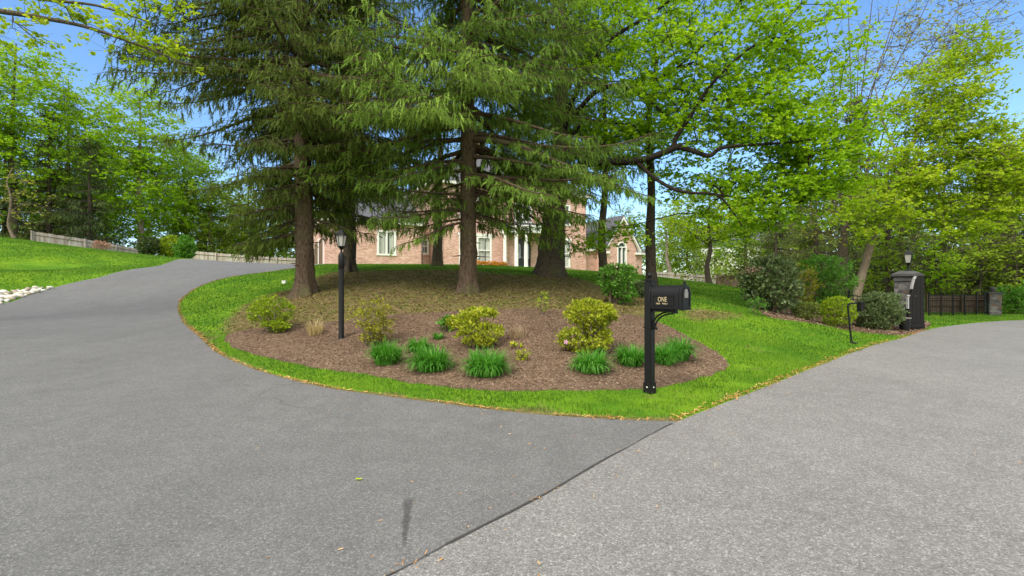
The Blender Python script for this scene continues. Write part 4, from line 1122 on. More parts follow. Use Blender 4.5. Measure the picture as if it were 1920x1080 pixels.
def join(parts):
    V = []; F = []; k = 0
    for v, f in parts:
        V.append(v); F.append(f + k); k += len(v)
    return np.vstack(V), np.vstack(F)

def kites(c, d, e, l, w):
    """leaf quads: base at c, along d (unit) length l, half width w along e"""
    l = l[:, None]; w = w[:, None]
    return np.stack([c, c + d * l * .45 + e * w, c + d * l, c + d * l * .45 - e * w], 1).reshape(-1, 3)

def unit(a):
    return a / (np.linalg.norm(a, axis=-1, keepdims=True) + 1e-9)

def spruce_np(seed, H, r0, z_start, Lmax, whorl=.34, per=5, dens=1.0, lean=(0, 0), droop=1.0, needle=(.20, .42), strip=.030, bias=None, top=None, feather=0, curtain=1.8):
    """Norway spruce: drooping boughs with hanging needle-clad branchlets. Returns wood (V,F) and needles (V,tone)"""
    r = np.random.default_rng(seed)
    kz = np.array([0, .15, .4, .7, 1.0]) * H
    path = np.c_[lean[0] * (kz / H) ** 1.2 * H, lean[1] * (kz / H) ** 1.2 * H, kz]; path[0, 2] = -.15
    wood = [trunk_np(path, [r0 * 1.04, r0 * .9, r0 * .68, r0 * .36, .02], 20, .8, seed, 6, .045)]
    N = []; T = []; A = []; B = []; RA = []; RB = []
    z = z_start
    top = top or H * .97
    dens0 = dens; per0 = per; wh0 = whorl
    while z < H * .97:
        fr = (z - z_start) / (H - z_start)
        if z > top: dens, per, whorl = dens0 * .45, 4, wh0 * 2.0      # thinner sampling high up
        for k in range(per):
            az = r.uniform(0, 2 * PI)
            L = Lmax * (1 - fr) ** .75 * r.uniform(.72, 1.1)
            if fr < .08: L *= r.uniform(.55, .95)
            if bias is not None: L *= bias(az, z)
            if L < .4: continue
            zb = z + r.uniform(-.15, .15)
            m = max(7, int(L / .32))
            t = np.linspace(0, 1, m)
            up = r.uniform(-.02, .14) * (1 if fr < .5 else 1.6)
            dr = droop * r.uniform(.14, .50) * (1 - fr * .55)
            cv = r.uniform(-.4, .4)
            azs = az + cv * t
            rad = L * t
            bx = lean[0] * zb + np.cos(azs) * rad; by = lean[1] * zb + np.sin(azs) * rad
            bz = zb + L * (up * t - dr * t ** 1.6 + .16 * t ** 4)
            P = np.c_[bx, by, bz]
            br = np.maximum(.012, (.012 + .016 * L) * (1 - t) ** .8)
            A.append(P[:-1]); B.append(P[1:]); RA.append(br[:-1]); RB.append(br[1:])
            # side twigs
            ns = max(4, int(L * 5.2 * dens))
            ts = np.linspace(.13, 1.0, ns) + r.uniform(-.02, .02, ns); ts = np.clip(ts, .1, 1)
            sd = np.where(np.arange(ns) % 2 == 0, 1, -1)
            p0 = np.stack([np.interp(ts, t, P[:, q]) for q in range(3)], 1)
            fw = np.stack([np.cos(az + cv * ts), np.sin(az + cv * ts), np.zeros(ns)], 1)
            sdv = np.stack([-fw[:, 1] * sd, fw[:, 0] * sd, np.zeros(ns)], 1)
            ang = r.uniform(.7, 1.1, ns)
            dirs = unit(fw * np.cos(ang)[:, None] + sdv * np.sin(ang)[:, None] + np.c_[np.zeros(ns), np.zeros(ns), r.uniform(-.35, .02, ns)])
            l2 = (L * .34 * (1 - .62 * ts) + .14) * r.uniform(.6, 1.15, ns)
            l2 = np.minimum(l2, 1.5)
            e2 = p0 + dirs * l2[:, None] - np.c_[np.zeros((ns, 2)), .12 * l2]
            A.append(p0); B.append(e2); RA.append(np.full(ns, .009)); RB.append(np.full(ns, .004))
            # hanging branchlets along the side twigs and the bough itself
            nb = np.maximum(2, (l2 / .105 * dens).astype(int))
            idx = np.repeat(np.arange(ns), nb)
            u = r.uniform(.08, 1.05, len(idx))
            c = p0[idx] + (e2 - p0)[idx] * u[:, None]
            nm = int(m * 3 * dens); tm = r.uniform(.25, 1.0, nm)
            c2 = np.stack([np.interp(tm, t, P[:, q]) for q in range(3)], 1)
            c = np.vstack([c, c2]); fwd = np.vstack([dirs[idx], np.tile([math.cos(az), math.sin(az), 0], (nm, 1))])
            n = len(c)
            hang = r.uniform(.4, 1.1, n) + curtain * r.random(n) ** 1.5
            d = unit(fwd * r.uniform(.2, 1.0, n)[:, None] + r.normal(0, .38, (n, 3)) + np.c_[np.zeros((n, 2)), -hang])
            ln = r.uniform(*needle, n) * (1 - .35 * fr)
            e = unit(np.cross(d, r.normal(0, 1, (n, 3))))
            w = r.uniform(.7, 1.3, n) * strip
            tn = np.clip(r.normal(.42, .14) + r.normal(0, .15, n) + .16 * (hang < .7), 0, 1)
            if feather:
                N.append(kites(c, d, e, ln, w * .8)); T.append(np.repeat(tn, 4))
                for q in range(feather):
                    s_ = (q + r.uniform(0, 1, n)) / feather
                    sdir = unit(np.cross(d, unit(r.normal(0, 1, (n, 3)))))
                    dn = unit(d * .8 + sdir)
                    ee = unit(np.cross(dn, r.normal(0, 1, (n, 3))))
                    N.append(kites(c + d * (ln * s_ * .92)[:, None], dn, ee, w * r.uniform(2.0, 3.4, n) * (1.15 - .5 * s_), w * .52)); T.append(np.repeat(np.clip(tn + .10 * s_ + r.normal(0, .05, n), 0, 1), 4))
            else:
                N.append(kites(c, d, e, ln, w)); T.append(np.repeat(tn, 4))
                for q in range(3):
                    s_ = r.uniform(.05, .75, n)[:, None] * ln[:, None]
                    d3 = unit(d * .75 + r.normal(0, .55, (n, 3))); e3 = unit(np.cross(d3, r.normal(0, 1, (n, 3))))
                    N.append(kites(c + d * s_, d3, e3, ln * r.uniform(.35, .6, n), w * .7)); T.append(np.repeat(np.clip(tn + .12, 0, 1), 4))
        z += whorl * r.uniform(.8, 1.2)
    # dead stubs low on the trunk
    for k in range(14):
        zz_ = r.uniform(.5, z_start + .6); az = r.uniform(0, 6.28); l = r.uniform(.15, .5)
        rt = r0 * .85
        a = np.array([lean[0] * zz_ + rt * .8 * math.cos(az), lean[1] * zz_ + rt * .8 * math.sin(az), zz_]); b = a + np.array([math.cos(az) * l, math.sin(az) * l, r.uniform(-.1, .1)])
        A.append(a[None]); B.append(b[None]); RA.append([.022]); RB.append([.010])
    wood.append(tubes_np(np.vstack(A), np.vstack(B), np.concatenate(RA), np.concatenate(RB), 5))
    return join(wood), (np.vstack(N), np.concatenate(T))

def quads(n4): return np.arange(n4).reshape(-1, 4)

def make_spruce(loc, label, mat, bark, group=None, rz=0, name='spruce_tree', cat='spruce tree', **kw):
    t = thing(name, loc, label, cat, group, rz)
    (wv, wf), (nv, nt_) = spruce_np(**kw)
    mesh_np('trunk', wv, [wf], bark, smooth=True, parent=t)
    mesh_np('crown', nv, [quads(len(nv))], mat, nt_, parent=t)
    return t

def skeleton(nodes, parents, plen, clumps, r, alpha=.35, rise=.10, jit=.10, seg=.9):
    """grow a branch net that reaches every clump"""
    nodes = [np.array(p, float) for p in nodes]; parents = list(parents); plen = list(plen)
    root = np.array(nodes)
    dd = np.array([np.min(np.linalg.norm(root - c, axis=1)) for c in clumps])
    ends = []
    for ci in np.argsort(dd):
        c = clumps[ci]; NA = np.array(nodes); PA = np.array(plen)
        dv = c - NA; dist = np.linalg.norm(dv, axis=1)
        cost = dist + alpha * PA + np.where(dv[:, 2] < -.15 * dist, .5 * dist, 0)
        j = int(np.argmin(cost)); p = NA[j]; L = dist[j]
        n = max(1, int(L / seg)); prev = j
        for q in range(1, n + 1):
            s = q / n
            x = p + (c - p) * s + np.array([0, 0, rise * L * math.sin(PI * s)]) + (r.normal(0, jit * L / n, 3) if q < n else 0)
            nodes.append(x); parents.append(prev); plen.append(plen[prev] + np.linalg.norm(x - nodes[prev])); prev = len(nodes) - 1
        ends.append(prev)
    return nodes, parents, ends

def tree_np(seed, trunk, rad, limbs, blobs, leaves_per, leaf, clump_r, flat=.35, tip=.008, alpha=.35, rise=.08, flare=.5, shell=.55, expo=.5, sides=5, tone_sd=.14, droop=.15, jit=.1, leafw=.42, anchor=.45, up=.75, split=False):
    """broadleaf: trunk path, explicit limbs [(pts, r0, r1)], crown blobs [(centre, radii, clumps)]"""
    r = np.random.default_rng(seed)
    parts = [trunk_np(trunk, rad, 14, flare, seed, 5)]
    tp = spline(trunk, 4); k0 = int(len(tp) * anchor)
    nodes = list(tp[k0:]); parents = [-1] + list(range(len(nodes) - 1)); plen = list(np.linspace(0, 1, len(nodes)))
    nfix = len(nodes)
    for pts, a, b in limbs:
        P = spline(pts, 5); rr = np.linspace(a, b, len(P))
        parts.append(tubes_np(P[:-1], P[1:], rr[:-1], rr[1:], 9))
        for i, p in enumerate(P[2:]):
            nodes.append(p); parents.append(len(nodes) - 2 if i else 0); plen.append(.3 + .1 * i)
        nfix = len(nodes)
    cl = []
    for c, R_, n in blobs:
        u = unit(r.normal(0, 1, (n, 3))); s = r.uniform(shell, 1.0, n) ** .8
        q = r.random(n) < .3; s[q] = r.uniform(.1, .8, q.sum())
        cl.append(np.array(c) + u * s[:, None] * np.array(R_))
    cl = np.vstack(cl)
    nodes, parents, ends = skeleton(nodes, parents, plen, cl, r, alpha, rise, jit)
    cnt = np.zeros(len(nodes))
    for e in ends: cnt[e] += 1
    for i in range(len(nodes) - 1, nfix - 1, -1):
        if parents[i] >= 0: cnt[parents[i]] += cnt[i]
    rr = tip * np.maximum(cnt, 1) ** expo
    i = np.arange(nfix, len(nodes)); NA = np.array(nodes); pa = np.array(parents)
    if len(i):
        rp = np.where(pa[i] < nfix, rr[i] * 1.15, np.minimum(rr[pa[i]], rr[i] * 1.8))
        parts.append(tubes_np(NA[pa[i]], NA[i], rp, rr[i], sides))
    # fine twigs inside each clump
    n = len(cl); nt_ = 5
    u = unit(r.normal(0, 1, (n * nt_, 3)) * np.array([1, 1, .5])); c = np.repeat(cl, nt_, 0)
    parts.append(tubes_np(c, c + u * clump_r * .8, np.full(n * nt_, tip * .7), np.full(n * nt_, tip * .35), 3))
    # leaves in flat sprays
    kk = 5                                              # leaves stand in little whorls on the twig tips
    lp = np.maximum(1, (leaves_per / kk * r.uniform(.5, 1.4, n)).astype(int)); idx = np.repeat(np.arange(n), lp); m = len(idx)
    u = unit(r.normal(0, 1, (m, 3))) * (r.random(m) ** .45)[:, None]
    cr = clump_r * r.uniform(.7, 1.35, n)
    off = u * cr[idx][:, None] * np.array([1, 1, flat])
    tilt = r.normal(0, .22, (n, 2))
    off[:, 2] += (off[:, :2] * tilt[idx]).sum(1) - droop * (off[:, 0] ** 2 + off[:, 1] ** 2) / cr[idx]
    pos = np.repeat(cl[idx] + off, kk, 0); tcl = np.repeat(r.normal(0, tone_sd, m), kk); idx = np.repeat(idx, kk)
    a0 = np.repeat(r.uniform(0, 2 * PI, m), kk); m = len(idx)
    az = a0 + np.tile(np.arange(kk) * 2 * PI / kk, m // kk) + r.normal(0, .3, m); el = r.normal(-.22, .4, m)
    d = np.c_[np.cos(az) * np.cos(el), np.sin(az) * np.cos(el), np.sin(el)]
    nrm = unit(r.normal(0, .5, (m, 3)) + np.array([0, 0, up]))
    e = unit(np.cross(nrm, d))
    ls = leaf * r.uniform(.6, 1.3, m)
    V = kites(pos + r.normal(0, leaf * .15, (m, 3)), d, e, ls, ls * leafw)
    tn = np.clip(r.normal(.45, .14, n)[idx] + tcl + r.normal(0, .08, m), 0, 1)
    if split: return (join(parts[:1]), join(parts[1:])), (V, np.repeat(tn, 4))
    return join(parts), (V, np.repeat(tn, 4))

def make_tree(name, loc, label, cat, leafmat, bark, group=None, rz=0, kw_limb=None, **kw):
    t = thing(name, loc, label, cat, group, rz)
    w_, (nv, tn) = tree_np(**kw)
    if kw.get('split'):
        mesh_np('trunk', w_[0][0], [w_[0][1]], bark, smooth=True, parent=t)
        mesh_np('limbs', w_[1][0], [w_[1][1]], kw_limb, smooth=True, parent=t)
    else:
        mesh_np('trunk', w_[0], [w_[1]], bark, smooth=True, parent=t)
    mesh_np('crown', nv, [quads(len(nv))], leafmat, tn, parent=t)
    return t

def rel(px, py, Y, base):
    """point seen at a photo pixel at distance Y, relative to a base point"""
    p = pz(px, py, Y); return (p[0] - base[0], p[1] - base[1], p[2] - base[2])

# ------------------------------------------------------------------ the four spruces on the mound
s1 = G(572, 552)
def bias1(az, z):          # boughs lengthen with height on the left, stay short low down
    left = max(0, -math.cos(az))
    if z < 2.3 and left < .35: return 0
    k = min(1, max(0, (z - 1.9) / 4.8))
    if z < 4.2 and math.sin(az) < -.35: return .48
    return (.44 + .14 * left) * (1 - k) + (.94 + .04 * left) * k
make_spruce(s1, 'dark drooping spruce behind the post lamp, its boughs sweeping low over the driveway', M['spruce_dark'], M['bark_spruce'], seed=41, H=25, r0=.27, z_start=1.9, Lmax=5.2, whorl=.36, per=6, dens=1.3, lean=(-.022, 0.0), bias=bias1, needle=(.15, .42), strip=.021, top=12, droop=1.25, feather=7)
s2 = G(878, 548)
def bias2(az, z):
    right = max(0, math.cos(az))
    if z < 2.9: return .55 + .12 * max(0, -math.cos(az))
    return 1.0 + (.15 * right if z > 3 else 0)
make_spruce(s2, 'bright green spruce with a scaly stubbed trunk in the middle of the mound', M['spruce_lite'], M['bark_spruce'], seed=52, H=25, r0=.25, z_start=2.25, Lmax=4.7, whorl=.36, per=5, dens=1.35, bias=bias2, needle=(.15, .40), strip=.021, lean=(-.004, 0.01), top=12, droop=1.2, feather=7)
s3 = G(655, 510)
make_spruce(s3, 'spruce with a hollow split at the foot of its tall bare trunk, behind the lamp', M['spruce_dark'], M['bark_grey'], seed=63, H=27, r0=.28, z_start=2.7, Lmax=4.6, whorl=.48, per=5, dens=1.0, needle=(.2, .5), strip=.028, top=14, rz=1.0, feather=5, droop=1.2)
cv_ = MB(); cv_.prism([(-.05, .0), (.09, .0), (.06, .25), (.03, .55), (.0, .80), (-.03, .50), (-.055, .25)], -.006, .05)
for o_ in [o for o in bpy.data.objects if o.name.startswith('spruce_tree') and o.type == 'EMPTY'][2:3]:
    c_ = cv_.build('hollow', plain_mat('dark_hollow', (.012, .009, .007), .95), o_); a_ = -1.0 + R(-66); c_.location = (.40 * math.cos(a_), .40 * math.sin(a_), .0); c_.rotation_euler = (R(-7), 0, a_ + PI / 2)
s4 = at(1046, 21.5)
make_spruce(s4, 'tall hanging spruce rising just behind the thick flared maple trunk', M['spruce_lite'], M['bark_grey'], seed=74, H=27, r0=.30, z_start=4.4, Lmax=4.8, whorl=.46, per=5, dens=1.0, needle=(.2, .5), strip=.028, lean=(.012, 0), top=14.5, feather=5, droop=1.3)

# ------------------------------------------------------------------ maple with the long dark limb
b5 = G(1028, 516); Y5 = b5[1]
r5 = lambda px, py, Y: rel(px, py, Y, b5)
limbs = [
    ([r5(1045, 345, 18.2), r5(1085, 312, 17.6), r5(1130, 304, 17.0), r5(1175, 303, 16.2), r5(1215, 297, 15.6), r5(1250, 284, 15.2), r5(1272, 276, 15.0), r5(1300, 283, 14.8), r5(1330, 292, 14.7), r5(1352, 278, 14.6), r5(1400, 272, 14.4), r5(1470, 268, 14.3), r5(1520, 262, 14.2)], .15, .025),
    ([r5(1262, 280, 15.1), r5(1268, 258, 15.1), r5(1290, 225, 15.6), r5(1318, 180, 15.4), r5(1350, 140, 15.2), r5(1400, 95, 15), r5(1455, 60, 14.8)], .085, .03),
    ([r5(1195, 304, 15.9), r5(1225, 332, 15.3), r5(1262, 354, 14.9), r5(1300, 362, 14.7), r5(1345, 366, 14.6), r5(1372, 395, 14.5), r5(1392, 425, 14.4)], .07, .018),
    ([r5(1340, 364, 15.3), r5(1395, 372, 15.1), r5(1450, 382, 15), r5(1500, 380, 14.8)], .03, .015),
    ([r5(1050, 300, 18.4), r5(1085, 238, 18), r5(1110, 226, 17.6), r5(1150, 230, 17.2), r5(1190, 236, 17)], .07, .03),
    ([r5(1058, 240, 18.4), r5(1110, 178, 17.8), r5(1150, 160, 17.2), r5(1180, 168, 16.8), r5(1215, 188, 16.5), r5(1250, 218, 16.3), r5(1262, 232, 16.2)], .10, .03),
    ([r5(1180, 168, 16.8), r5(1230, 150, 16.4), r5(1290, 110, 16), r5(1345, 60, 15.6)], .05, .02),
    ([r5(1058, 220, 18.4), r5(1130, 90, 17.6), r5(1230, 20, 17), r5(1330, -60, 16.5)], .09, .04),
]
def bl(px, py, Y, rx, ry, rz_, n): return (r5(px, py, Y), (rx, ry, rz_), n)
blobs = [bl(1300, 120, 16.2, 4.2, 3.2, 2.9, 120), bl(1460, 90, 15.6, 3.0, 2.6, 2.6, 95), bl(1180, 60, 17.2, 2.4, 2.4, 2.2, 45), bl(1400, 240, 15.4, 3.0, 2.4, 1.2, 55),
         bl(1500, 300, 14.9, 2.1, 2.0, 1.6, 62), bl(1430, 370, 15.2, 2.3, 2.0, 1.1, 50), bl(1300, 335, 16.9, 2.0, 1.6, .7, 22), bl(1190, 250, 18.0, 1.8, 1.4, 1.0, 24), bl(1540, 240, 14.9, 1.5, 1.6, 1.3, 34), bl(1570, 330, 14.8, 1.1, 1.4, .9, 20), bl(1110, 452, 17.2, .9, .7, .35, 6), bl(1165, 440, 16.8, .8, .7, .4, 6), bl(1250, -60, 17, 5, 4, 2, 60), bl(1330, 205, 16.8, 2.6, 2.0, 1.3, 40)]
tr = [(0, 0, -.15), (.02, 0, .8), (.12, -.02, 2.0), (.30, -.05, 3.6), (.45, -.05, 5.2), (.55, 0, 7.5), (.6, 0, 10.5)]
make_tree('maple_tree', b5, 'big maple with a thick flared trunk and one long dark limb reaching right', 'maple tree', M['maple'], M['bark_grey'],
          seed=5, trunk=tr, rad=[.47, .41, .37, .33, .28, .2, .09], limbs=limbs, blobs=blobs, leaves_per=135, leaf=.10, clump_r=.80, flat=.26, tip=.0065, flare=.75, alpha=.25, rise=.06, expo=.42, split=True, kw_limb=M['bark_limb'])

# ------------------------------------------------------------------ slimmer trees on the lawn
def simple_tree(name, loc, label, cat, leafmat, bark, seed, H, r0, crown_z, crown_r, crown_h, n, lp, leaf, cr, group=None, lean=(0, 0), flat=.4, wob=.12, shell=.5, up=.75, tip=.009, alpha=.35, rise=.08, anchor=.35, extra=(), droop=.15, expo=.46, tone_sd=.14):
    r = np.random.default_rng(seed + 900)
    k = np.linspace(0, 1, 6)
    tk = [(lean[0] * H * q + r.normal(0, wob) * (q > 0), lean[1] * H * q + r.normal(0, wob) * (q > 0), -.15 + (H * .86) * q) for q in k]
    rad = [r0 * (1 - .9 * q) + .02 for q in k]
    bs = [((lean[0] * crown_z, lean[1] * crown_z, crown_z), (crown_r, crown_r, crown_h), n)] + list(extra)
    return make_tree(name, loc, label, cat, leafmat, bark, group, seed=seed, trunk=tk, rad=rad, limbs=[], blobs=bs, leaves_per=lp, leaf=leaf, clump_r=cr, flat=flat, tip=tip, flare=.45, alpha=alpha, rise=rise, shell=shell, up=up, anchor=anchor, droop=droop, expo=expo, tone_sd=tone_sd)

simple_tree('shade_tree', at(820, 27), 'forked bare-stemmed tree on the crest in front of the recessed house window', 'tree', M['wood_leaf'], M['bark_grey'], 81, 13, .28, 7.6, 2.6, 3.6, 70, 45, .13, .7)
simple_tree('shade_tree', at(1133, 20.5), 'slender straight tree just left of the round green bush', 'tree', M['maple_far'], M['bark_grey'], 82, 12, .17, 7.2, 2.2, 3.2, 60, 60, .11, .62)
simple_tree('shade_tree', at(1221, 19), 'dark straight trunked tree standing behind the mailbox', 'tree', M['maple_far'], M['bark_dark'], 83, 13, .20, 8.0, 2.4, 4.0, 70, 60, .11, .65)
simple_tree('small_maple', at(1330, 31), 'small yellow green maple on the right lawn in front of the board fence', 'maple tree', M['maple_yellow'], M['bark_dark'], 84, 6.8, .16, 4.4, 3.1, 2.2, 160, 80, .13, .65, flat=.3)

# ------------------------------------------------------------------ tree outside the frame whose branch hangs in at the top left
bL = (-15.5, 10.5, h1(-15.5, 10.5))
rL = lambda px, py, Y: rel(px, py, Y, bL)
limbsL = [([(0, 0, 5.2), rL(-200, -60, 10.6), rL(-40, 10, 10.8), rL(60, 30, 11), rL(160, 50, 11), rL(260, 85, 11), rL(350, 120, 11)], .09, .012),
          ([(0, 0, 6.2), rL(-150, -90, 11), rL(40, -10, 11.2), rL(180, 10, 11.2), rL(290, 45, 11.3)], .07, .012)]
blobsL = [(rL(60, 28, 11), (1.5, 1.0, .35), 11), (rL(120, 8, 11.1), (1.6, 1.2, .4), 10), (rL(275, 66, 11.1), (.8, .8, .5), 14), (rL(225, 80, 11), (.6, .6, .35), 6), (rL(0, 60, 10.9), (.8, .8, .8), 8), (rL(300, 15, 11.2), (.8, .8, .3), 8), ((-1, 0, 7.5), (3.5, 3.5, 2.2), 60)]
make_tree('maple_tree', bL, 'maple at the left whose yellow green branch hangs across the top left sky', 'maple tree', M['maple_yellow'], M['bark_grey'], seed=15, trunk=[(0, 0, -.1), (.1, 0, 2.5), (0, 0, 5), (-.2, 0, 8)], rad=[.3, .25, .2, .08], limbs=limbsL, blobs=blobsL, leaves_per=44, leaf=.10, clump_r=.48, flat=.3, tip=.006, alpha=.5)

# ------------------------------------------------------------------ woodland on the left
def wood_copy(src, loc, s, rz, label=None, group=None, sz=None):
    c = copy_tree(src); c.location = loc; c.scale = (s, s, sz or s); c.rotation_euler = (0, 0, rz)
    if label: c['label'] = label
    if group: c['group'] = group
    elif 'group' in c: del c['group']
    return c
GL = 'trees of the wood beyond the left fence'
mapleA = simple_tree('maple_tree', at(25, 48), 'bright green maple filling the left edge of the picture beyond the lawn', 'maple tree', M['maple_far'], M['bark_grey'], 101, 25, .34, 13.0, 6.6, 10.0, 520, 95, .20, 1.3, GL, flat=.28)
mapleB = simple_tree('maple_tree', at(262, 53), 'bright green maple with twin grey stems left of the dark drooping spruce', 'maple tree', M['maple_far'], M['bark_pale'], 102, 23, .34, 11.8, 6.4, 9.2, 520, 95, .20, 1.3, GL, flat=.3)
hemA = make_spruce(at(168, 48), 'dark hemlock standing against the left fence between two bright maples', M['hemlock'], M['bark_dark'], GL, seed=110, H=13, r0=.24, z_start=1.0, Lmax=3.4, whorl=.48, per=5, dens=.55, needle=(.35, .7), strip=.045, feather=3, name='hemlock_tree', cat='hemlock')
hemB = make_spruce(at(92, 49), 'broad dark hemlock behind the fence near the left edge', M['hemlock_olive'], M['bark_dark'], GL, seed=111, H=16, r0=.25, z_start=.8, Lmax=4.2, whorl=.5, per=5, dens=.55, needle=(.35, .7), strip=.045, feather=3, name='hemlock_tree', cat='hemlock')
wood_copy(hemA, at(10, 58), 1.5, 2.0, 'tall hemlock showing its thin top above the maple at the left edge', GL)
wood_copy(hemB, at(128, 58), 1.45, 1.1, 'tall dark hemlock spire behind the fence hemlocks on the left', GL)
wood_copy(mapleA, at(150, 62), .85, 2.6, 'green maple behind the hemlocks in the left wood', GL)
wood_copy(mapleB, at(200, 66), .9, 1.2, 'hazy green maple in the gap right of the fence hemlock', GL)
wood_copy(mapleA, at(345, 60), .75, 4.2, 'green maple seen just left of the drooping spruce boughs', GL)
wood_copy(mapleB, at(-130, 46), .95, 3.3, 'bright maple just outside the left edge of the picture', GL)
wood_copy(mapleA, at(-290, 44), .9, 5.0, 'bright maple farther outside the left edge of the picture', GL)
simple_tree('shrubby_tree', at(28, 34), 'thin tan budding tree on the crest of the left lawn', 'tree', M['bud_leaf'], M['bark_tan'], 121, 6.0, .08, 3.0, 2.0, 2.4, 60, 16, .10, .5, GL, wob=.2, tip=.007)
woodA = simple_tree('woodland_tree', at(395, 60), 'pale green woodland tree behind the pale driveway fence', 'tree', M['wood_leaf'], M['bark_tan'], 131, 15, .22, 7.0, 4.8, 6.6, 260, 60, .23, 1.2, flat=.45)
woodB = simple_tree('woodland_tree', at(470, 66), 'leafy woodland tree behind the middle of the pale driveway fence', 'tree', M['wood_leaf'], M['bark_grey'], 132, 16, .22, 7.0, 5.0, 7.0, 260, 60, .23, 1.25, flat=.45)
wood_copy(woodA, at(535, 64), .95, 2.0, 'woodland tree showing left of the house end wall')
wood_copy(woodB, at(600, 72), 1.0, 3.0, 'woodland tree rising behind the left wing of the house')
wood_copy(woodA, at(330, 74), 1.1, 4.0, 'far woodland tree in the gap above the green driveway shrubs')
wood_copy(woodB, at(60, 70), 1.15, 1.5, 'far woodland tree high behind the left fence')
wood_copy(woodA, at(430, 82), 1.25, .7, 'farthest woodland tree behind the pale driveway fence')
wood_copy(mapleB, at(720, 84), .85, .4, 'tall maple standing behind the left wing roof')
wood_copy(mapleA, at(880, 92), .85, 1.9, 'tall maple standing behind the main house roof')
wood_copy(woodA, at(1180, 84), 1.0, 5.2, 'woodland tree behind the gabled right wing')
wood_copy(woodB, at(1255, 80), .9, 3.9, 'woodland tree right of the house behind the pale fence')

# ------------------------------------------------------------------ trees on the right
GR = 'trees of the wood on the right'
# leaning pale trunk with a fine yellow-green crown
b6 = at(1598, 23); r6 = lambda px, py, Y: rel(px, py, Y, b6)
make_tree('leaning_tree', b6, 'tall tree with a pale leaning trunk and a wide airy yellow green crown', 'tree', M['maple_yellow'], M['bark_tan'], GR, seed=141,
          trunk=[(0, 0, -.1), r6(1632, 460, 23), r6(1665, 370, 23.2), r6(1695, 300, 23.4), r6(1730, 230, 23.6), r6(1760, 150, 23.8)], rad=[.19, .165, .14, .12, .09, .04],
          limbs=[([r6(1672, 355, 23.2), r6(1730, 300, 22.6), r6(1800, 285, 22), r6(1870, 280, 21.6)], .08, .02), ([r6(1692, 305, 23.4), r6(1660, 240, 23.6), r6(1640, 160, 24)], .06, .02)],
          blobs=[(r6(1760, 200, 23.4), (2.8, 2.6, 2.6), 130), (r6(1830, 290, 22.6), (2.8, 2.4, 2.4), 140), (r6(1700, 330, 23), (2.4, 2, 2.0), 100), (r6(1900, 330, 22.4), (2.2, 2.2, 2.6), 110), (r6(1800, 410, 22.8), (2.6, 2, 1.4), 70), (r6(1640, 400, 22.5), (1.8, 1.6, 1.3), 44), (r6(1790, 110, 23.5), (2.2, 2, 1.4), 40)],
          leaves_per=120, leaf=.115, clump_r=.85, flat=.35, tip=.0065, alpha=.4, expo=.42, shell=.3)
# bare budding tree with a fan of upright stems
b7 = at(1578, 27); r7 = lambda px, py, Y: rel(px, py, Y, b7)
fan = []; rg = np.random.default_rng(7)
for px1, py1 in [(1500, 60), (1545, 20), (1590, -10), (1640, -40), (1700, -50), (1760, -40), (1820, -20), (1870, 10), (1900, 60), (1610, 90), (1680, 40)]:
    y1 = 27 + rg.uniform(-2, 2)
    mid = (1590 + (px1 - 1590) * .35 + rg.uniform(-8, 8), 300 + (py1 - 300) * .28)
    fan.append(([r7(1582, 440, 27), r7(mid[0] * .5 + 792, 380, 27), r7(mid[0], mid[1], 27 * .5 + y1 * .5), r7(px1 * .7 + mid[0] * .3, py1 * .7 + mid[1] * .3, y1), r7(px1, py1, y1)], .050, .010))
make_tree('budding_tree', b7, 'bare budding tree fanning many thin upright stems into the blue sky on the right', 'tree', M['bud_leaf'], M['bark_bud'], GR, seed=142,
          trunk=[(0, 0, -.1), (0, 0, 1.2), (.05, 0, 2.4), (.1, 0, 3.6), (.1, 0, 4.5)], rad=[.36, .31, .27, .18, .08], limbs=fan,
          blobs=[(r7(1560, 230, 27), (2.2, 2.2, 3.2), 60), (r7(1660, 130, 27), (3.6, 2.8, 3.6), 190), (r7(1790, 70, 27), (3.6, 2.4, 2.6), 170), (r7(1530, 380, 26), (2.2, 2, 1.6), 60), (r7(1620, 350, 26.5), (1.8, 2, 2.0), 60), (r7(1570, 430, 26), (2.0, 1.6, .9), 30)],
          leaves_per=24, leaf=.09, clump_r=.85, flat=.8, tip=.0085, alpha=.2, expo=.36, rise=.0)
hemC = make_spruce(at(1602, 42), 'dark narrow spruce behind the bare budding tree', M['hemlock'], M['bark_dark'], GR, seed=151, H=19, r0=.25, z_start=1.0, Lmax=3.2, whorl=.5, per=5, dens=.42, needle=(.4, .8), strip=.06, name='spruce_tree', cat='spruce tree')
hemD = make_spruce(at(1665, 33), 'olive hemlock filling the space behind the wide stone pier', M['hemlock_olive'], M['bark_dark'], GR, seed=152, H=10.5, r0=.22, z_start=.8, Lmax=3.8, whorl=.46, per=5, dens=.7, needle=(.28, .6), strip=.034, feather=4, name='hemlock_tree', cat='hemlock')
for px, Y, s, rz, lb in [(1770, 36, 1.0, 1.1, 'olive hemlock behind the black iron railing'), (1850, 33, .95, 2.3, 'dark hemlock behind the slim grey stone pier'), (1925, 31, 1.05, 3.4, 'hemlock at the right edge of the picture'),
                         (1720, 44, 1.3, 4.4, 'tall hemlock farther back between the pier lantern and the railing'), (1530, 40, 1.05, 5.1, 'hemlock behind the bright green shrub near the pier'), (1880, 46, 1.45, .5, 'tall hemlock farther back near the right edge'), (1455, 46, .9, 2.9, 'hemlock behind the big rhododendron')]:
    wood_copy(hemD, at(px, Y), s, rz, lb, GR)
wood_copy(hemC, at(1500, 58), .95, 1.0, 'dark spruce far back above the rhododendron', GR)
wood_copy(hemC, at(1690, 60), .95, 2.0, 'dark spruce far back behind the leaning tree', GR)
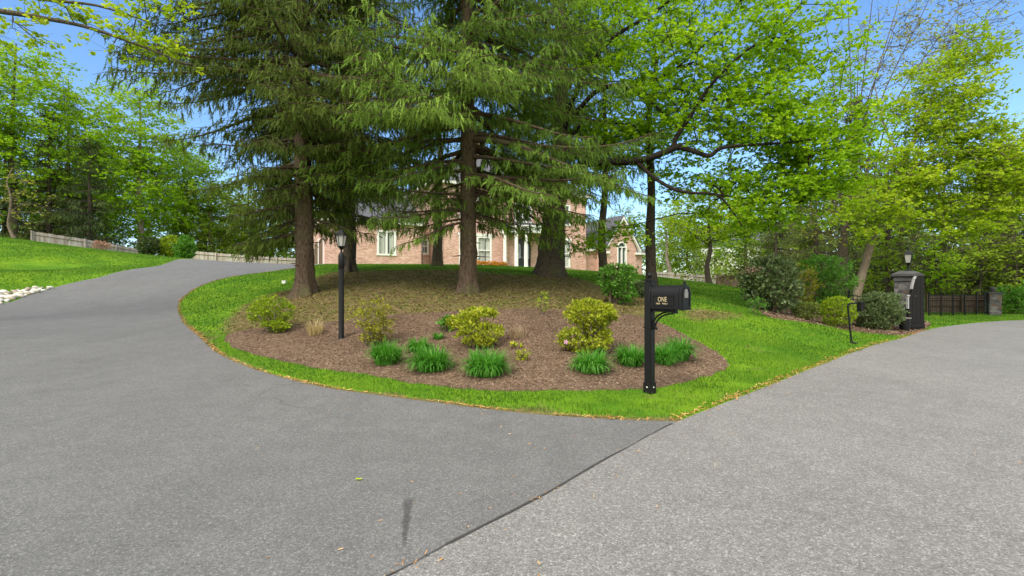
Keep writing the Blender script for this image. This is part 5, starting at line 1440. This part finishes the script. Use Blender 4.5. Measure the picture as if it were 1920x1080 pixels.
for px, Y, s, rz, src, lb in [(1400, 52, .62, .3, mapleB, 'green maple half hiding the white house'), (1490, 50, .7, 2.2, woodA, 'woodland tree right of the white house'), (1290, 66, .8, 1.4, woodB, 'woodland tree left of the white house'),
                              (1830, 58, .9, .9, woodA, 'woodland tree far behind the iron railing'), (1940, 54, 1.0, 2.9, woodB, 'woodland tree at the far right edge'), (1660, 70, 1.2, 1.7, woodB, 'woodland tree far back behind the budding tree'), (1560, 72, 1.1, 4.7, woodA, 'far woodland tree behind the narrow spruce')]:
    wood_copy(src, at(px, Y), s, rz, lb, GR)
simple_tree('pale_trunk_tree', at(1256, 64.5), 'tree with a pale leaning trunk just behind the pale board fence', 'tree', M['wood_leaf'], M['bark_pale'], 161, 11, .32, 8, 3.0, 3, 40, 30, .2, .9, lean=(-.06, 0))

for px, Y, H, lb in [(1752, 30, 4.6, 'bright understory sapling between the pier lantern and the iron railing'), (1835, 30.5, 5.4, 'loose understory tree behind the slim grey stone pier'), (1660, 28, 5.0, 'loose green understory tree behind the wide stone pier'), (1905, 29.5, 5.6, 'loose understory tree by the right edge of the picture')]:
    simple_tree('understory_tree', at(px, Y), lb, 'tree', M['wood_leaf'] if px != 1752 else M['maple_far'], M['bark_dark'], 170 + px, H, .07, H * .55, 1.5, H * .42, 70, 34, .14, .55, GR, tip=.006)
# ------------------------------------------------------------------ shrubs and bed plants
def shrub(name, loc, label, cat, leafmat, seed, blobs, lp, leaf, cr, stems=9, group=None, flat=.6, twig='twig', tip=.004, shell=.72, up=.5, tone_sd=.16, alpha=.5, leafw=.36):
    """blobs [(centre, radii, clumps)] relative to the foot"""
    r = np.random.default_rng(seed); t = thing(name, loc, label, cat, group)
    cl = []
    for c, R_, n in blobs:
        u = unit(r.normal(0, 1, (n, 3))); s = r.uniform(shell, 1.0, n)
        q = r.random(n) < .2; s[q] = r.uniform(.2, .8, q.sum())
        p = np.array(c) + u * s[:, None] * np.array(R_); p[:, 2] = np.maximum(p[:, 2], .03); cl.append(p)
    cl = np.vstack(cl); n = len(cl)
    foot = np.c_[r.normal(0, .05, (stems, 2)), np.full(stems, -.03)]
    nodes, parents, ends = skeleton(list(foot), [-1] * stems, [0] * stems, cl, r, alpha, .02, .12, .16)
    cnt = np.zeros(len(nodes))
    for e in ends: cnt[e] += 1
    for i in range(len(nodes) - 1, stems - 1, -1): cnt[parents[i]] += cnt[i]
    rr = tip * np.maximum(cnt, 1) ** .42; i = np.arange(stems, len(nodes)); NA = np.array(nodes); pa = np.array(parents)
    wv, wf = tubes_np(NA[pa[i]], NA[i], rr[i] * 1.1, rr[i], 4)
    mesh_np('stems', wv, [wf], M[twig], parent=t)
    k = np.maximum(2, (lp * r.uniform(.5, 1.4, n)).astype(int)); idx = np.repeat(np.arange(n), k); m = len(idx)
    pos = cl[idx] + unit(r.normal(0, 1, (m, 3))) * (r.random(m) ** .5 * cr)[:, None] * np.array([1, 1, flat])
    pos[:, 2] = np.maximum(pos[:, 2], .01)
    d = unit(r.normal(0, .7, (m, 3)) + np.array([0, 0, .5]) + .8 * unit(pos - np.array(blobs[0][0])))
    e = unit(np.cross(d, r.normal(0, 1, (m, 3)) + np.array([0, 0, up])))
    ls = leaf * r.uniform(.6, 1.35, m)
    tn = np.clip(r.normal(.48, .15, n)[idx] + r.normal(0, tone_sd, m), 0, 1)
    mesh_np('leaves', kites(pos, d, e, ls, ls * leafw), [quads(4 * m)], leafmat, np.repeat(tn, 4), parent=t)
    return t

def clump(name, loc, label, cat, mat, seed, n, h, spread, w=.011, group=None, segs=5, arch=1.0, tsd=.2):
    """fountain of strap leaves"""
    r = np.random.default_rng(seed); t = thing(name, loc, label, cat, group)
    az = r.uniform(0, 2 * PI, n); L = h * r.uniform(.65, 1.3, n); th = r.uniform(.0, r.uniform(.7, .98), n); rad = spread * .34 * np.sqrt(r.random(n)); a0 = az + r.normal(0, .9, n)
    foot = np.c_[np.cos(a0) * rad, np.sin(a0) * rad, np.full(n, -.01)]
    V = []; pos = foot.copy(); ang = PI / 2 - th * .55
    side = np.c_[-np.sin(az), np.cos(az), np.zeros(n)]; sw = w * r.uniform(.6, 1.3, n)
    for s in range(segs + 1):
        f = s / segs; ww = sw * (1 - f ** 2.2) + .0008
        V.append(np.stack([pos - side * ww[:, None], pos + side * ww[:, None]], 1))
        pos = pos + np.c_[np.cos(az) * np.cos(ang), np.sin(az) * np.cos(ang), np.sin(ang)] * (L / segs)[:, None]
        ang = ang - arch * (.16 + th * .62) * (.5 + f)
        pos[:, 2] = np.maximum(pos[:, 2], .012)
    V = np.stack(V, 1).reshape(n, -1, 3); k = V.shape[1]
    b = (np.arange(n) * k)[:, None]; F = np.concatenate([np.stack([b[:, 0] + 2 * s, b[:, 0] + 2 * s + 1, b[:, 0] + 2 * s + 3, b[:, 0] + 2 * s + 2], 1) for s in range(segs)])
    tn = np.clip(r.normal(r.uniform(.36, .54), tsd, n), 0, 1)
    o = mesh_np('leaves', V.reshape(-1, 3), [F], mat, np.repeat(tn, k), parent=t)
    return t

GD = 'daylily clumps in the mulch bed'
for i, (px, py, wpx, hpx, lb) in enumerate([
        (725, 682, 60, 44, 'round daylily clump in front of the thin twiggy azalea'), (785, 659, 44, 27, 'small low daylily clump tucked behind its larger neighbour left of centre'),
        (808, 694, 72, 48, 'wide daylily clump with pale drooping blade tips, second from the left'), (912, 703, 80, 50, 'largest daylily clump at the front middle of the bed'),
        (1108, 697, 66, 42, 'dense daylily clump below the two tiered yellow azalea'), (1182, 684, 56, 40, 'daylily clump immediately left of the mailbox post'),
        (1246, 682, 46, 40, 'daylily clump immediately right of the mailbox post'), (1274, 674, 44, 46, 'taller daylily clump at the right end of the row')]):
    p = G(px, py); s = p[1] / 900
    clump('daylily', p, lb, 'daylily', M['lily'], 200 + i, int(260 + wpx * 6), hpx * s * .95, wpx * s * 1.0, .0095 * (wpx / 60) ** .3, GD)
shr = lambda px, py: (G(px, py), G(px, py)[1] / 900)
p, s = shr(510, 622)
shrub('azalea', p, 'rounded olive green azalea at the left end of the mulch bed', 'azalea', M['azalea_olive'], 211, [((0, 0, 38 * s), (38 * s, 34 * s, 28 * s), 130), ((12 * s, -8 * s, 14 * s), (24 * s, 20 * s, 10 * s), 40)], 28, .046, .10, twig='twig_grey')
p, s = shr(592, 628)
clump('dry_grass_tuft', p, 'dry straw coloured tuft between the olive azalea and the lamp post', 'dry plant', M['straw'], 212, 130, 28 * s, 34 * s, .006, arch=.25)
p, s = shr(700, 648)
shrub('azalea', p, 'thin twiggy azalea with scattered yellow leaves right of the lamp post', 'azalea', M['azalea_thin'], 213, [((0, 0, 50 * s), (46 * s, 38 * s, 38 * s), 150), ((4 * s, 0, 16 * s), (34 * s, 24 * s, 14 * s), 40)], 11, .048, .09, twig='twig_grey', tip=.0035, shell=.35)
p, s = shr(838, 622)
shrub('leafy_perennial', p, 'leafy green perennial left of the spreading yellow azalea', 'plant', M['green_shrub'], 214, [((0, 0, 14 * s), (17 * s, 14 * s, 13 * s), 34)], 14, .06, .07)
p, s = shr(822, 636)
clump('leafy_perennial', p, 'little green tuft just below the leafy perennial', 'plant', M['lily'], 215, 80, 15 * s, 24 * s, .011)
p, s = shr(893, 652)
shrub('azalea', p, 'spreading yellow green azalea with two uneven lobes in the middle of the bed', 'azalea', M['azalea'], 216, [((8 * s, -4 * s, 26 * s), (42 * s, 32 * s, 22 * s), 105), ((-28 * s, 4 * s, 46 * s), (28 * s, 24 * s, 14 * s), 48), ((6 * s, 6 * s, 60 * s), (32 * s, 24 * s, 12 * s), 55)], 24, .05, .085, twig='twig_grey')
p, s = shr(970, 634)
clump('heather', p, 'tan dry heather tuft right of the spreading azalea', 'heather', M['heather'], 217, 170, 22 * s, 44 * s, .006, arch=.2)
p, s = shr(980, 675)
shrub('small_azalea', p, 'tiny yellow green azalea behind the largest daylily', 'azalea', M['azalea'], 218, [((0, 0, 10 * s), (14 * s, 12 * s, 9 * s), 22)], 9, .04, .05)
p, s = shr(968, 654)
shrub('small_azalea', p, 'tiny pale seedling between the heather tuft and the tiny azalea', 'plant', M['azalea'], 219, [((0, 0, 6 * s), (10 * s, 8 * s, 4 * s), 8)], 8, .05, .04)
p, s = shr(1104, 660)
two = shrub('azalea', p, 'bright yellow azalea clipped in two tiers with a single pink bloom', 'azalea', M['azalea'], 220, [((4 * s, 0, 72 * s), (46 * s, 38 * s, 25 * s), 230), ((-6 * s, 0, 26 * s), (50 * s, 40 * s, 24 * s), 180)], 24, .046, .085, twig='twig_grey')
fl = MB()
for k in range(5):
    a = 2 * PI * k / 5; fl.add([(0, 0, 0), (.03 * math.cos(a - .4), .006, .03 * math.sin(a - .4)), (.045 * math.cos(a), .0, .045 * math.sin(a)), (.03 * math.cos(a + .4), .006, .03 * math.sin(a + .4))], [(0, 1, 2, 3)])
fo = fl.build('bloom', plain_mat('pink_petals', (.72, .36, .58), .6), two); fo.location = (-46 * s, -30 * s, 22 * s)
p, s = shr(1018, 590)
shrub('sapling', p, 'thin little sapling on the mound left of the two tiered azalea', 'sapling', M['azalea_olive'], 221, [((0, 0, 24 * s), (11 * s, 9 * s, 18 * s), 26)], 6, .05, .05, stems=3)
p, s = shr(1150, 570)
shrub('leafy_bush', p, 'round leafy green bush on bare stems in front of the gabled wing', 'bush', M['green_shrub'], 222, [((8 * s, 0, 44 * s), (33 * s, 30 * s, 32 * s), 170), ((20 * s, -4 * s, 16 * s), (22 * s, 18 * s, 12 * s), 28)], 20, .075, .13, stems=5, tip=.007)
p, s = shr(1198, 556)
shrub('dark_shrub', p, 'low dark shrub behind the round leafy bush', 'shrub', M['rhodo'], 223, [((0, 0, 14 * s), (18 * s, 16 * s, 14 * s), 40)], 16, .09, .12)

def bigshrub(name, px, py, wpx, hpx, label, cat, mat, seed, n, lp, leaf, cr, Y=None, blobs=None, **kw):
    p = at(px, Y) if Y else G(px, py); s = p[1] / 900
    b = blobs(s) if blobs else [((0, 0, hpx * s * .52), (wpx * s / 2, wpx * s / 2 * .85, hpx * s * .5), n)]
    return shrub(name, p, label, cat, mat, seed, b, lp, leaf, cr, **kw)
rh = bigshrub('rhododendron', 1448, 588, 105, 100, 'big dark rhododendron with pinkish bud tips at the near end of the gate bed', 'rhododendron', M['rhodo'], 231, 260, 22, .13, .22, Y=15.6,
         blobs=lambda s: [((0, 0, 52 * s), (50 * s, 40 * s, 50 * s), 260), ((-30 * s, 0, 60 * s), (26 * s, 24 * s, 22 * s), 60)], tip=.008, leafw=.26)
s = 15.6 / 900; r = np.random.default_rng(5); m = 260
pp = np.array([-40 * s, -6 * s, 74 * s]) + unit(r.normal(0, 1, (m, 3))) * np.array([20 * s, 16 * s, 11 * s]) * (r.random((m, 1)) ** .4)
d = unit(r.normal(0, .6, (m, 3)) + np.array([-.2, -.2, .7])); e = unit(np.cross(d, r.normal(0, 1, (m, 3))))
mesh_np('buds', kites(pp, d, e, np.full(m, .075), np.full(m, .02)), [quads(4 * m)], M['pinkish'], np.repeat(r.random(m), 4), parent=rh)
bigshrub('tall_shrub', 1545, 575, 110, 105, 'tall bright green shrub behind the clipped boxwood', 'shrub', M['green_shrub'], 232, 240, 22, .10, .24, Y=19.5, tip=.008)
bigshrub('tall_shrub', 1490, 575, 80, 90, 'dull twiggy shrub between the rhododendron and the bright green shrub', 'shrub', M['azalea_thin'], 233, 120, 14, .09, .22, Y=18.6, tip=.008, twig='twig_grey')
bigshrub('boxwood', 1571, 602, 60, 56, 'clipped bright yellow green boxwood ball in the gate bed', 'boxwood', M['boxwood'], 234, 420, 16, .045, .075, Y=15.3, shell=.9, tip=.004)
bigshrub('low_shrub', 1512, 602, 46, 34, 'low dull green shrub left of the boxwood ball', 'shrub', M['rhodo_green'], 235, 150, 16, .05, .09, Y=15.5, shell=.8)
bigshrub('sprawling_juniper', 1646, 612, 90, 68, 'sprawling grey green juniper against the wide stone pier', 'juniper', M['rhodo'], 236, 330, 24, .10, .17, Y=15.9, blobs=lambda s: [((0, 0, 30 * s), (41 * s, 26 * s, 32 * s), 300), ((6 * s, 0, 56 * s), (34 * s, 20 * s, 8 * s), 60)], leafw=.2)
bigshrub('green_shrub', 1895, 585, 60, 50, 'fresh green shrub at the far right by the slim stone pier', 'shrub', M['green_shrub'], 237, 120, 16, .12, .2, Y=26)
bigshrub('green_shrub', 1940, 585, 60, 60, 'fresh green shrub cut by the right edge of the picture', 'shrub', M['green_shrub'], 238, 120, 16, .12, .2, Y=26)
p = G(1418, 592)
shrub('sprouting_plant', p, 'thin sprouting green plant at the foot of the rhododendron', 'plant', M['green_shrub'], 239, [((0, 0, .3), (.28, .25, .28), 40)], 8, .06, .09)
GS = 'evergreen shrubs at the top of the driveway'
for px, Y, wpx, hpx, lb, mt in [(280, 40, 34, 27, 'dark low evergreen shrub at the end of the grey fence', 'hemlock'), (320, 41, 40, 34, 'olive evergreen shrub in the middle of the three by the driveway', 'azalea_olive'), (347, 40, 34, 36, 'brightest evergreen shrub, rightmost of the three by the driveway', 'green_shrub')]:
    bigshrub('evergreen_shrub', px, 0, wpx, hpx * 1.25, lb, 'shrub', M[mt], 240 + px, 150, 20, .16, .26, Y=Y, group=GS)
bigshrub('red_shrub', 190, 0, 30, 16, 'small reddish shrub below the fence hemlock', 'shrub', M['pinkish'], 260, 50, 12, .12, .2, Y=38)
# orange flowers along the foot of the house
GF = 'orange flower clumps along the house front'
for i, u in enumerate(np.linspace(-4.9, -2.3, 6)):
    v = hm @ Vector((u, -.7 - .1 * (i % 2), 0)); z = h1(v.x, v.y)
    shrub('flower_clump', (v.x, v.y, max(z, 3.35)), 'low clump of orange flowers at the foot of the brick wall by the portico', 'flowers', M['flower'] if 'flower' in M else M.setdefault('flower', leaf_mat('orange_petals', (.35, .20, .02), (.62, .26, .02), (.80, .42, .04), .3)), 270 + i, [((0, 0, .26), (.32, .3, .26), 40)], 14, .09, .12, group=GF)

# ------------------------------------------------------------------ far woodland that reads as one mass
def wood_mass(name, label, strip, n, h, seed, mat, leaf=.34):
    r = np.random.default_rng(seed)
    (xa, ya), (xb, yb) = strip
    t = r.random(n); x = xa + (xb - xa) * t + r.normal(0, 3, n); y = ya + (yb - ya) * t + r.uniform(0, 9, n)
    z = hgt(x, y) + h * r.random(n) ** 1.1 * (.6 + .4 * np.sin(x * .5 + y * .3))
    k = 34; idx = np.repeat(np.arange(n), k); m = n * k
    pos = np.c_[x, y, z][idx] + unit(r.normal(0, 1, (m, 3))) * (r.random(m) ** .4)[:, None] * np.array([1.3, 1.3, .7])
    d = unit(r.normal(0, 1, (m, 3))); e = unit(np.cross(d, r.normal(0, .6, (m, 3)) + np.array([0, 0, .8])))
    ls = leaf * r.uniform(.6, 1.3, m); tn = np.clip(r.normal(.45, .2, n)[idx] + r.normal(0, .14, m), 0, 1)
    o = mesh_np(name, kites(pos, d, e, ls, ls * .4), [quads(4 * m)], mat, np.repeat(tn, 4)); tag(o, label, 'wood', kind='stuff')
wood_mass('far_wood', 'far undergrowth filling the wood beyond the left fences', ((-75, 62), (-16, 72)), 620, 9, 301, M['wood_leaf'])
wood_mass('far_wood', 'far undergrowth filling the wood on the right', ((14, 74), (85, 60)), 560, 7, 302, M['wood_leaf'])
wood_mass('far_wood', 'far dark undergrowth low behind the iron railing', ((20, 44), (60, 42)), 300, 5, 303, M['hemlock_olive'])
# ------------------------------------------------------------------ camera, light, sky
cam = bpy.data.cameras.new('camera'); co = bpy.data.objects.new('camera', cam); C.objects.link(co)
co.location = (0, 0, EYE); co.rotation_euler = (R(90), 0, 0)
cam.sensor_width = 36; cam.lens = 900 / 1920 * 36; cam.clip_end = 2000; cam.clip_start = .05
sc = bpy.context.scene; sc.camera = co
tosun = Vector((-.34, -.60, .74)).normalized()
sl = bpy.data.lights.new('sun', 'SUN'); sl.energy = SUN; sl.angle = R(SUN_ANGLE); sl.color = (1.0, .95, .86)
so = bpy.data.objects.new('sun', sl); C.objects.link(so); so.rotation_euler = tosun.to_track_quat('Z', 'Y').to_euler(); so.location = (0, -10, 30)
w = bpy.data.worlds.new('World'); sc.world = w; w.use_nodes = True
nt = w.node_tree; bg = nt.nodes['Background']
sk = nt.nodes.new('ShaderNodeTexSky'); sk.sky_type = 'NISHITA'; sk.sun_disc = False
sk.sun_elevation = math.asin(tosun.z); sk.sun_rotation = math.atan2(tosun.x, tosun.y)
sk.ozone_density = 3.0; sk.air_density = 1.0; sk.dust_density = .25; sk.altitude = 300
hs = nt.nodes.new('ShaderNodeHueSaturation'); hs.inputs['Saturation'].default_value = 1.12; hs.inputs['Value'].default_value = 1.12
nt.links.new(sk.outputs[0], hs.inputs['Color'])
# unseen cloud added overhead and behind the camera for neutral fill; clear blue north
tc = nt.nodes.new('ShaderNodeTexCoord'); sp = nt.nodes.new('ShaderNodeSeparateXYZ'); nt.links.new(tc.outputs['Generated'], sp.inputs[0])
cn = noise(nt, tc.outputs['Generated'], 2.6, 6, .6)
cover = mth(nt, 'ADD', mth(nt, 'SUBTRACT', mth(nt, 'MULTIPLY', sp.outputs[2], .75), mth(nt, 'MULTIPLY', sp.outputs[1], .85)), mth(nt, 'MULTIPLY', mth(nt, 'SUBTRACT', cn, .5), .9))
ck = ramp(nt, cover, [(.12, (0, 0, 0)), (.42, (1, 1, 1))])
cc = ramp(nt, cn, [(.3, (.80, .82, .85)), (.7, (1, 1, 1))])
cw = mixc(nt, 1.0, cc, (CLOUD_FILL, CLOUD_FILL * .985, CLOUD_FILL * .95), 'MULTIPLY')
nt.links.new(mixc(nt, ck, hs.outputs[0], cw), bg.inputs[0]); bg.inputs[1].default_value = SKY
sc.view_settings.view_transform = 'Standard'; sc.view_settings.look = 'None'; sc.view_settings.gamma = 1; sc.view_settings.exposure = EXPO
sc.cycles.max_bounces = 8; sc.cycles.diffuse_bounces = 3; sc.cycles.glossy_bounces = 3; sc.cycles.transmission_bounces = 6; sc.cycles.transparent_max_bounces = 6
sc.cycles.use_denoising = True
sc.cycles.use_adaptive_sampling = True; sc.cycles.adaptive_threshold = .02
sc.cycles.sample_clamp_indirect = 6
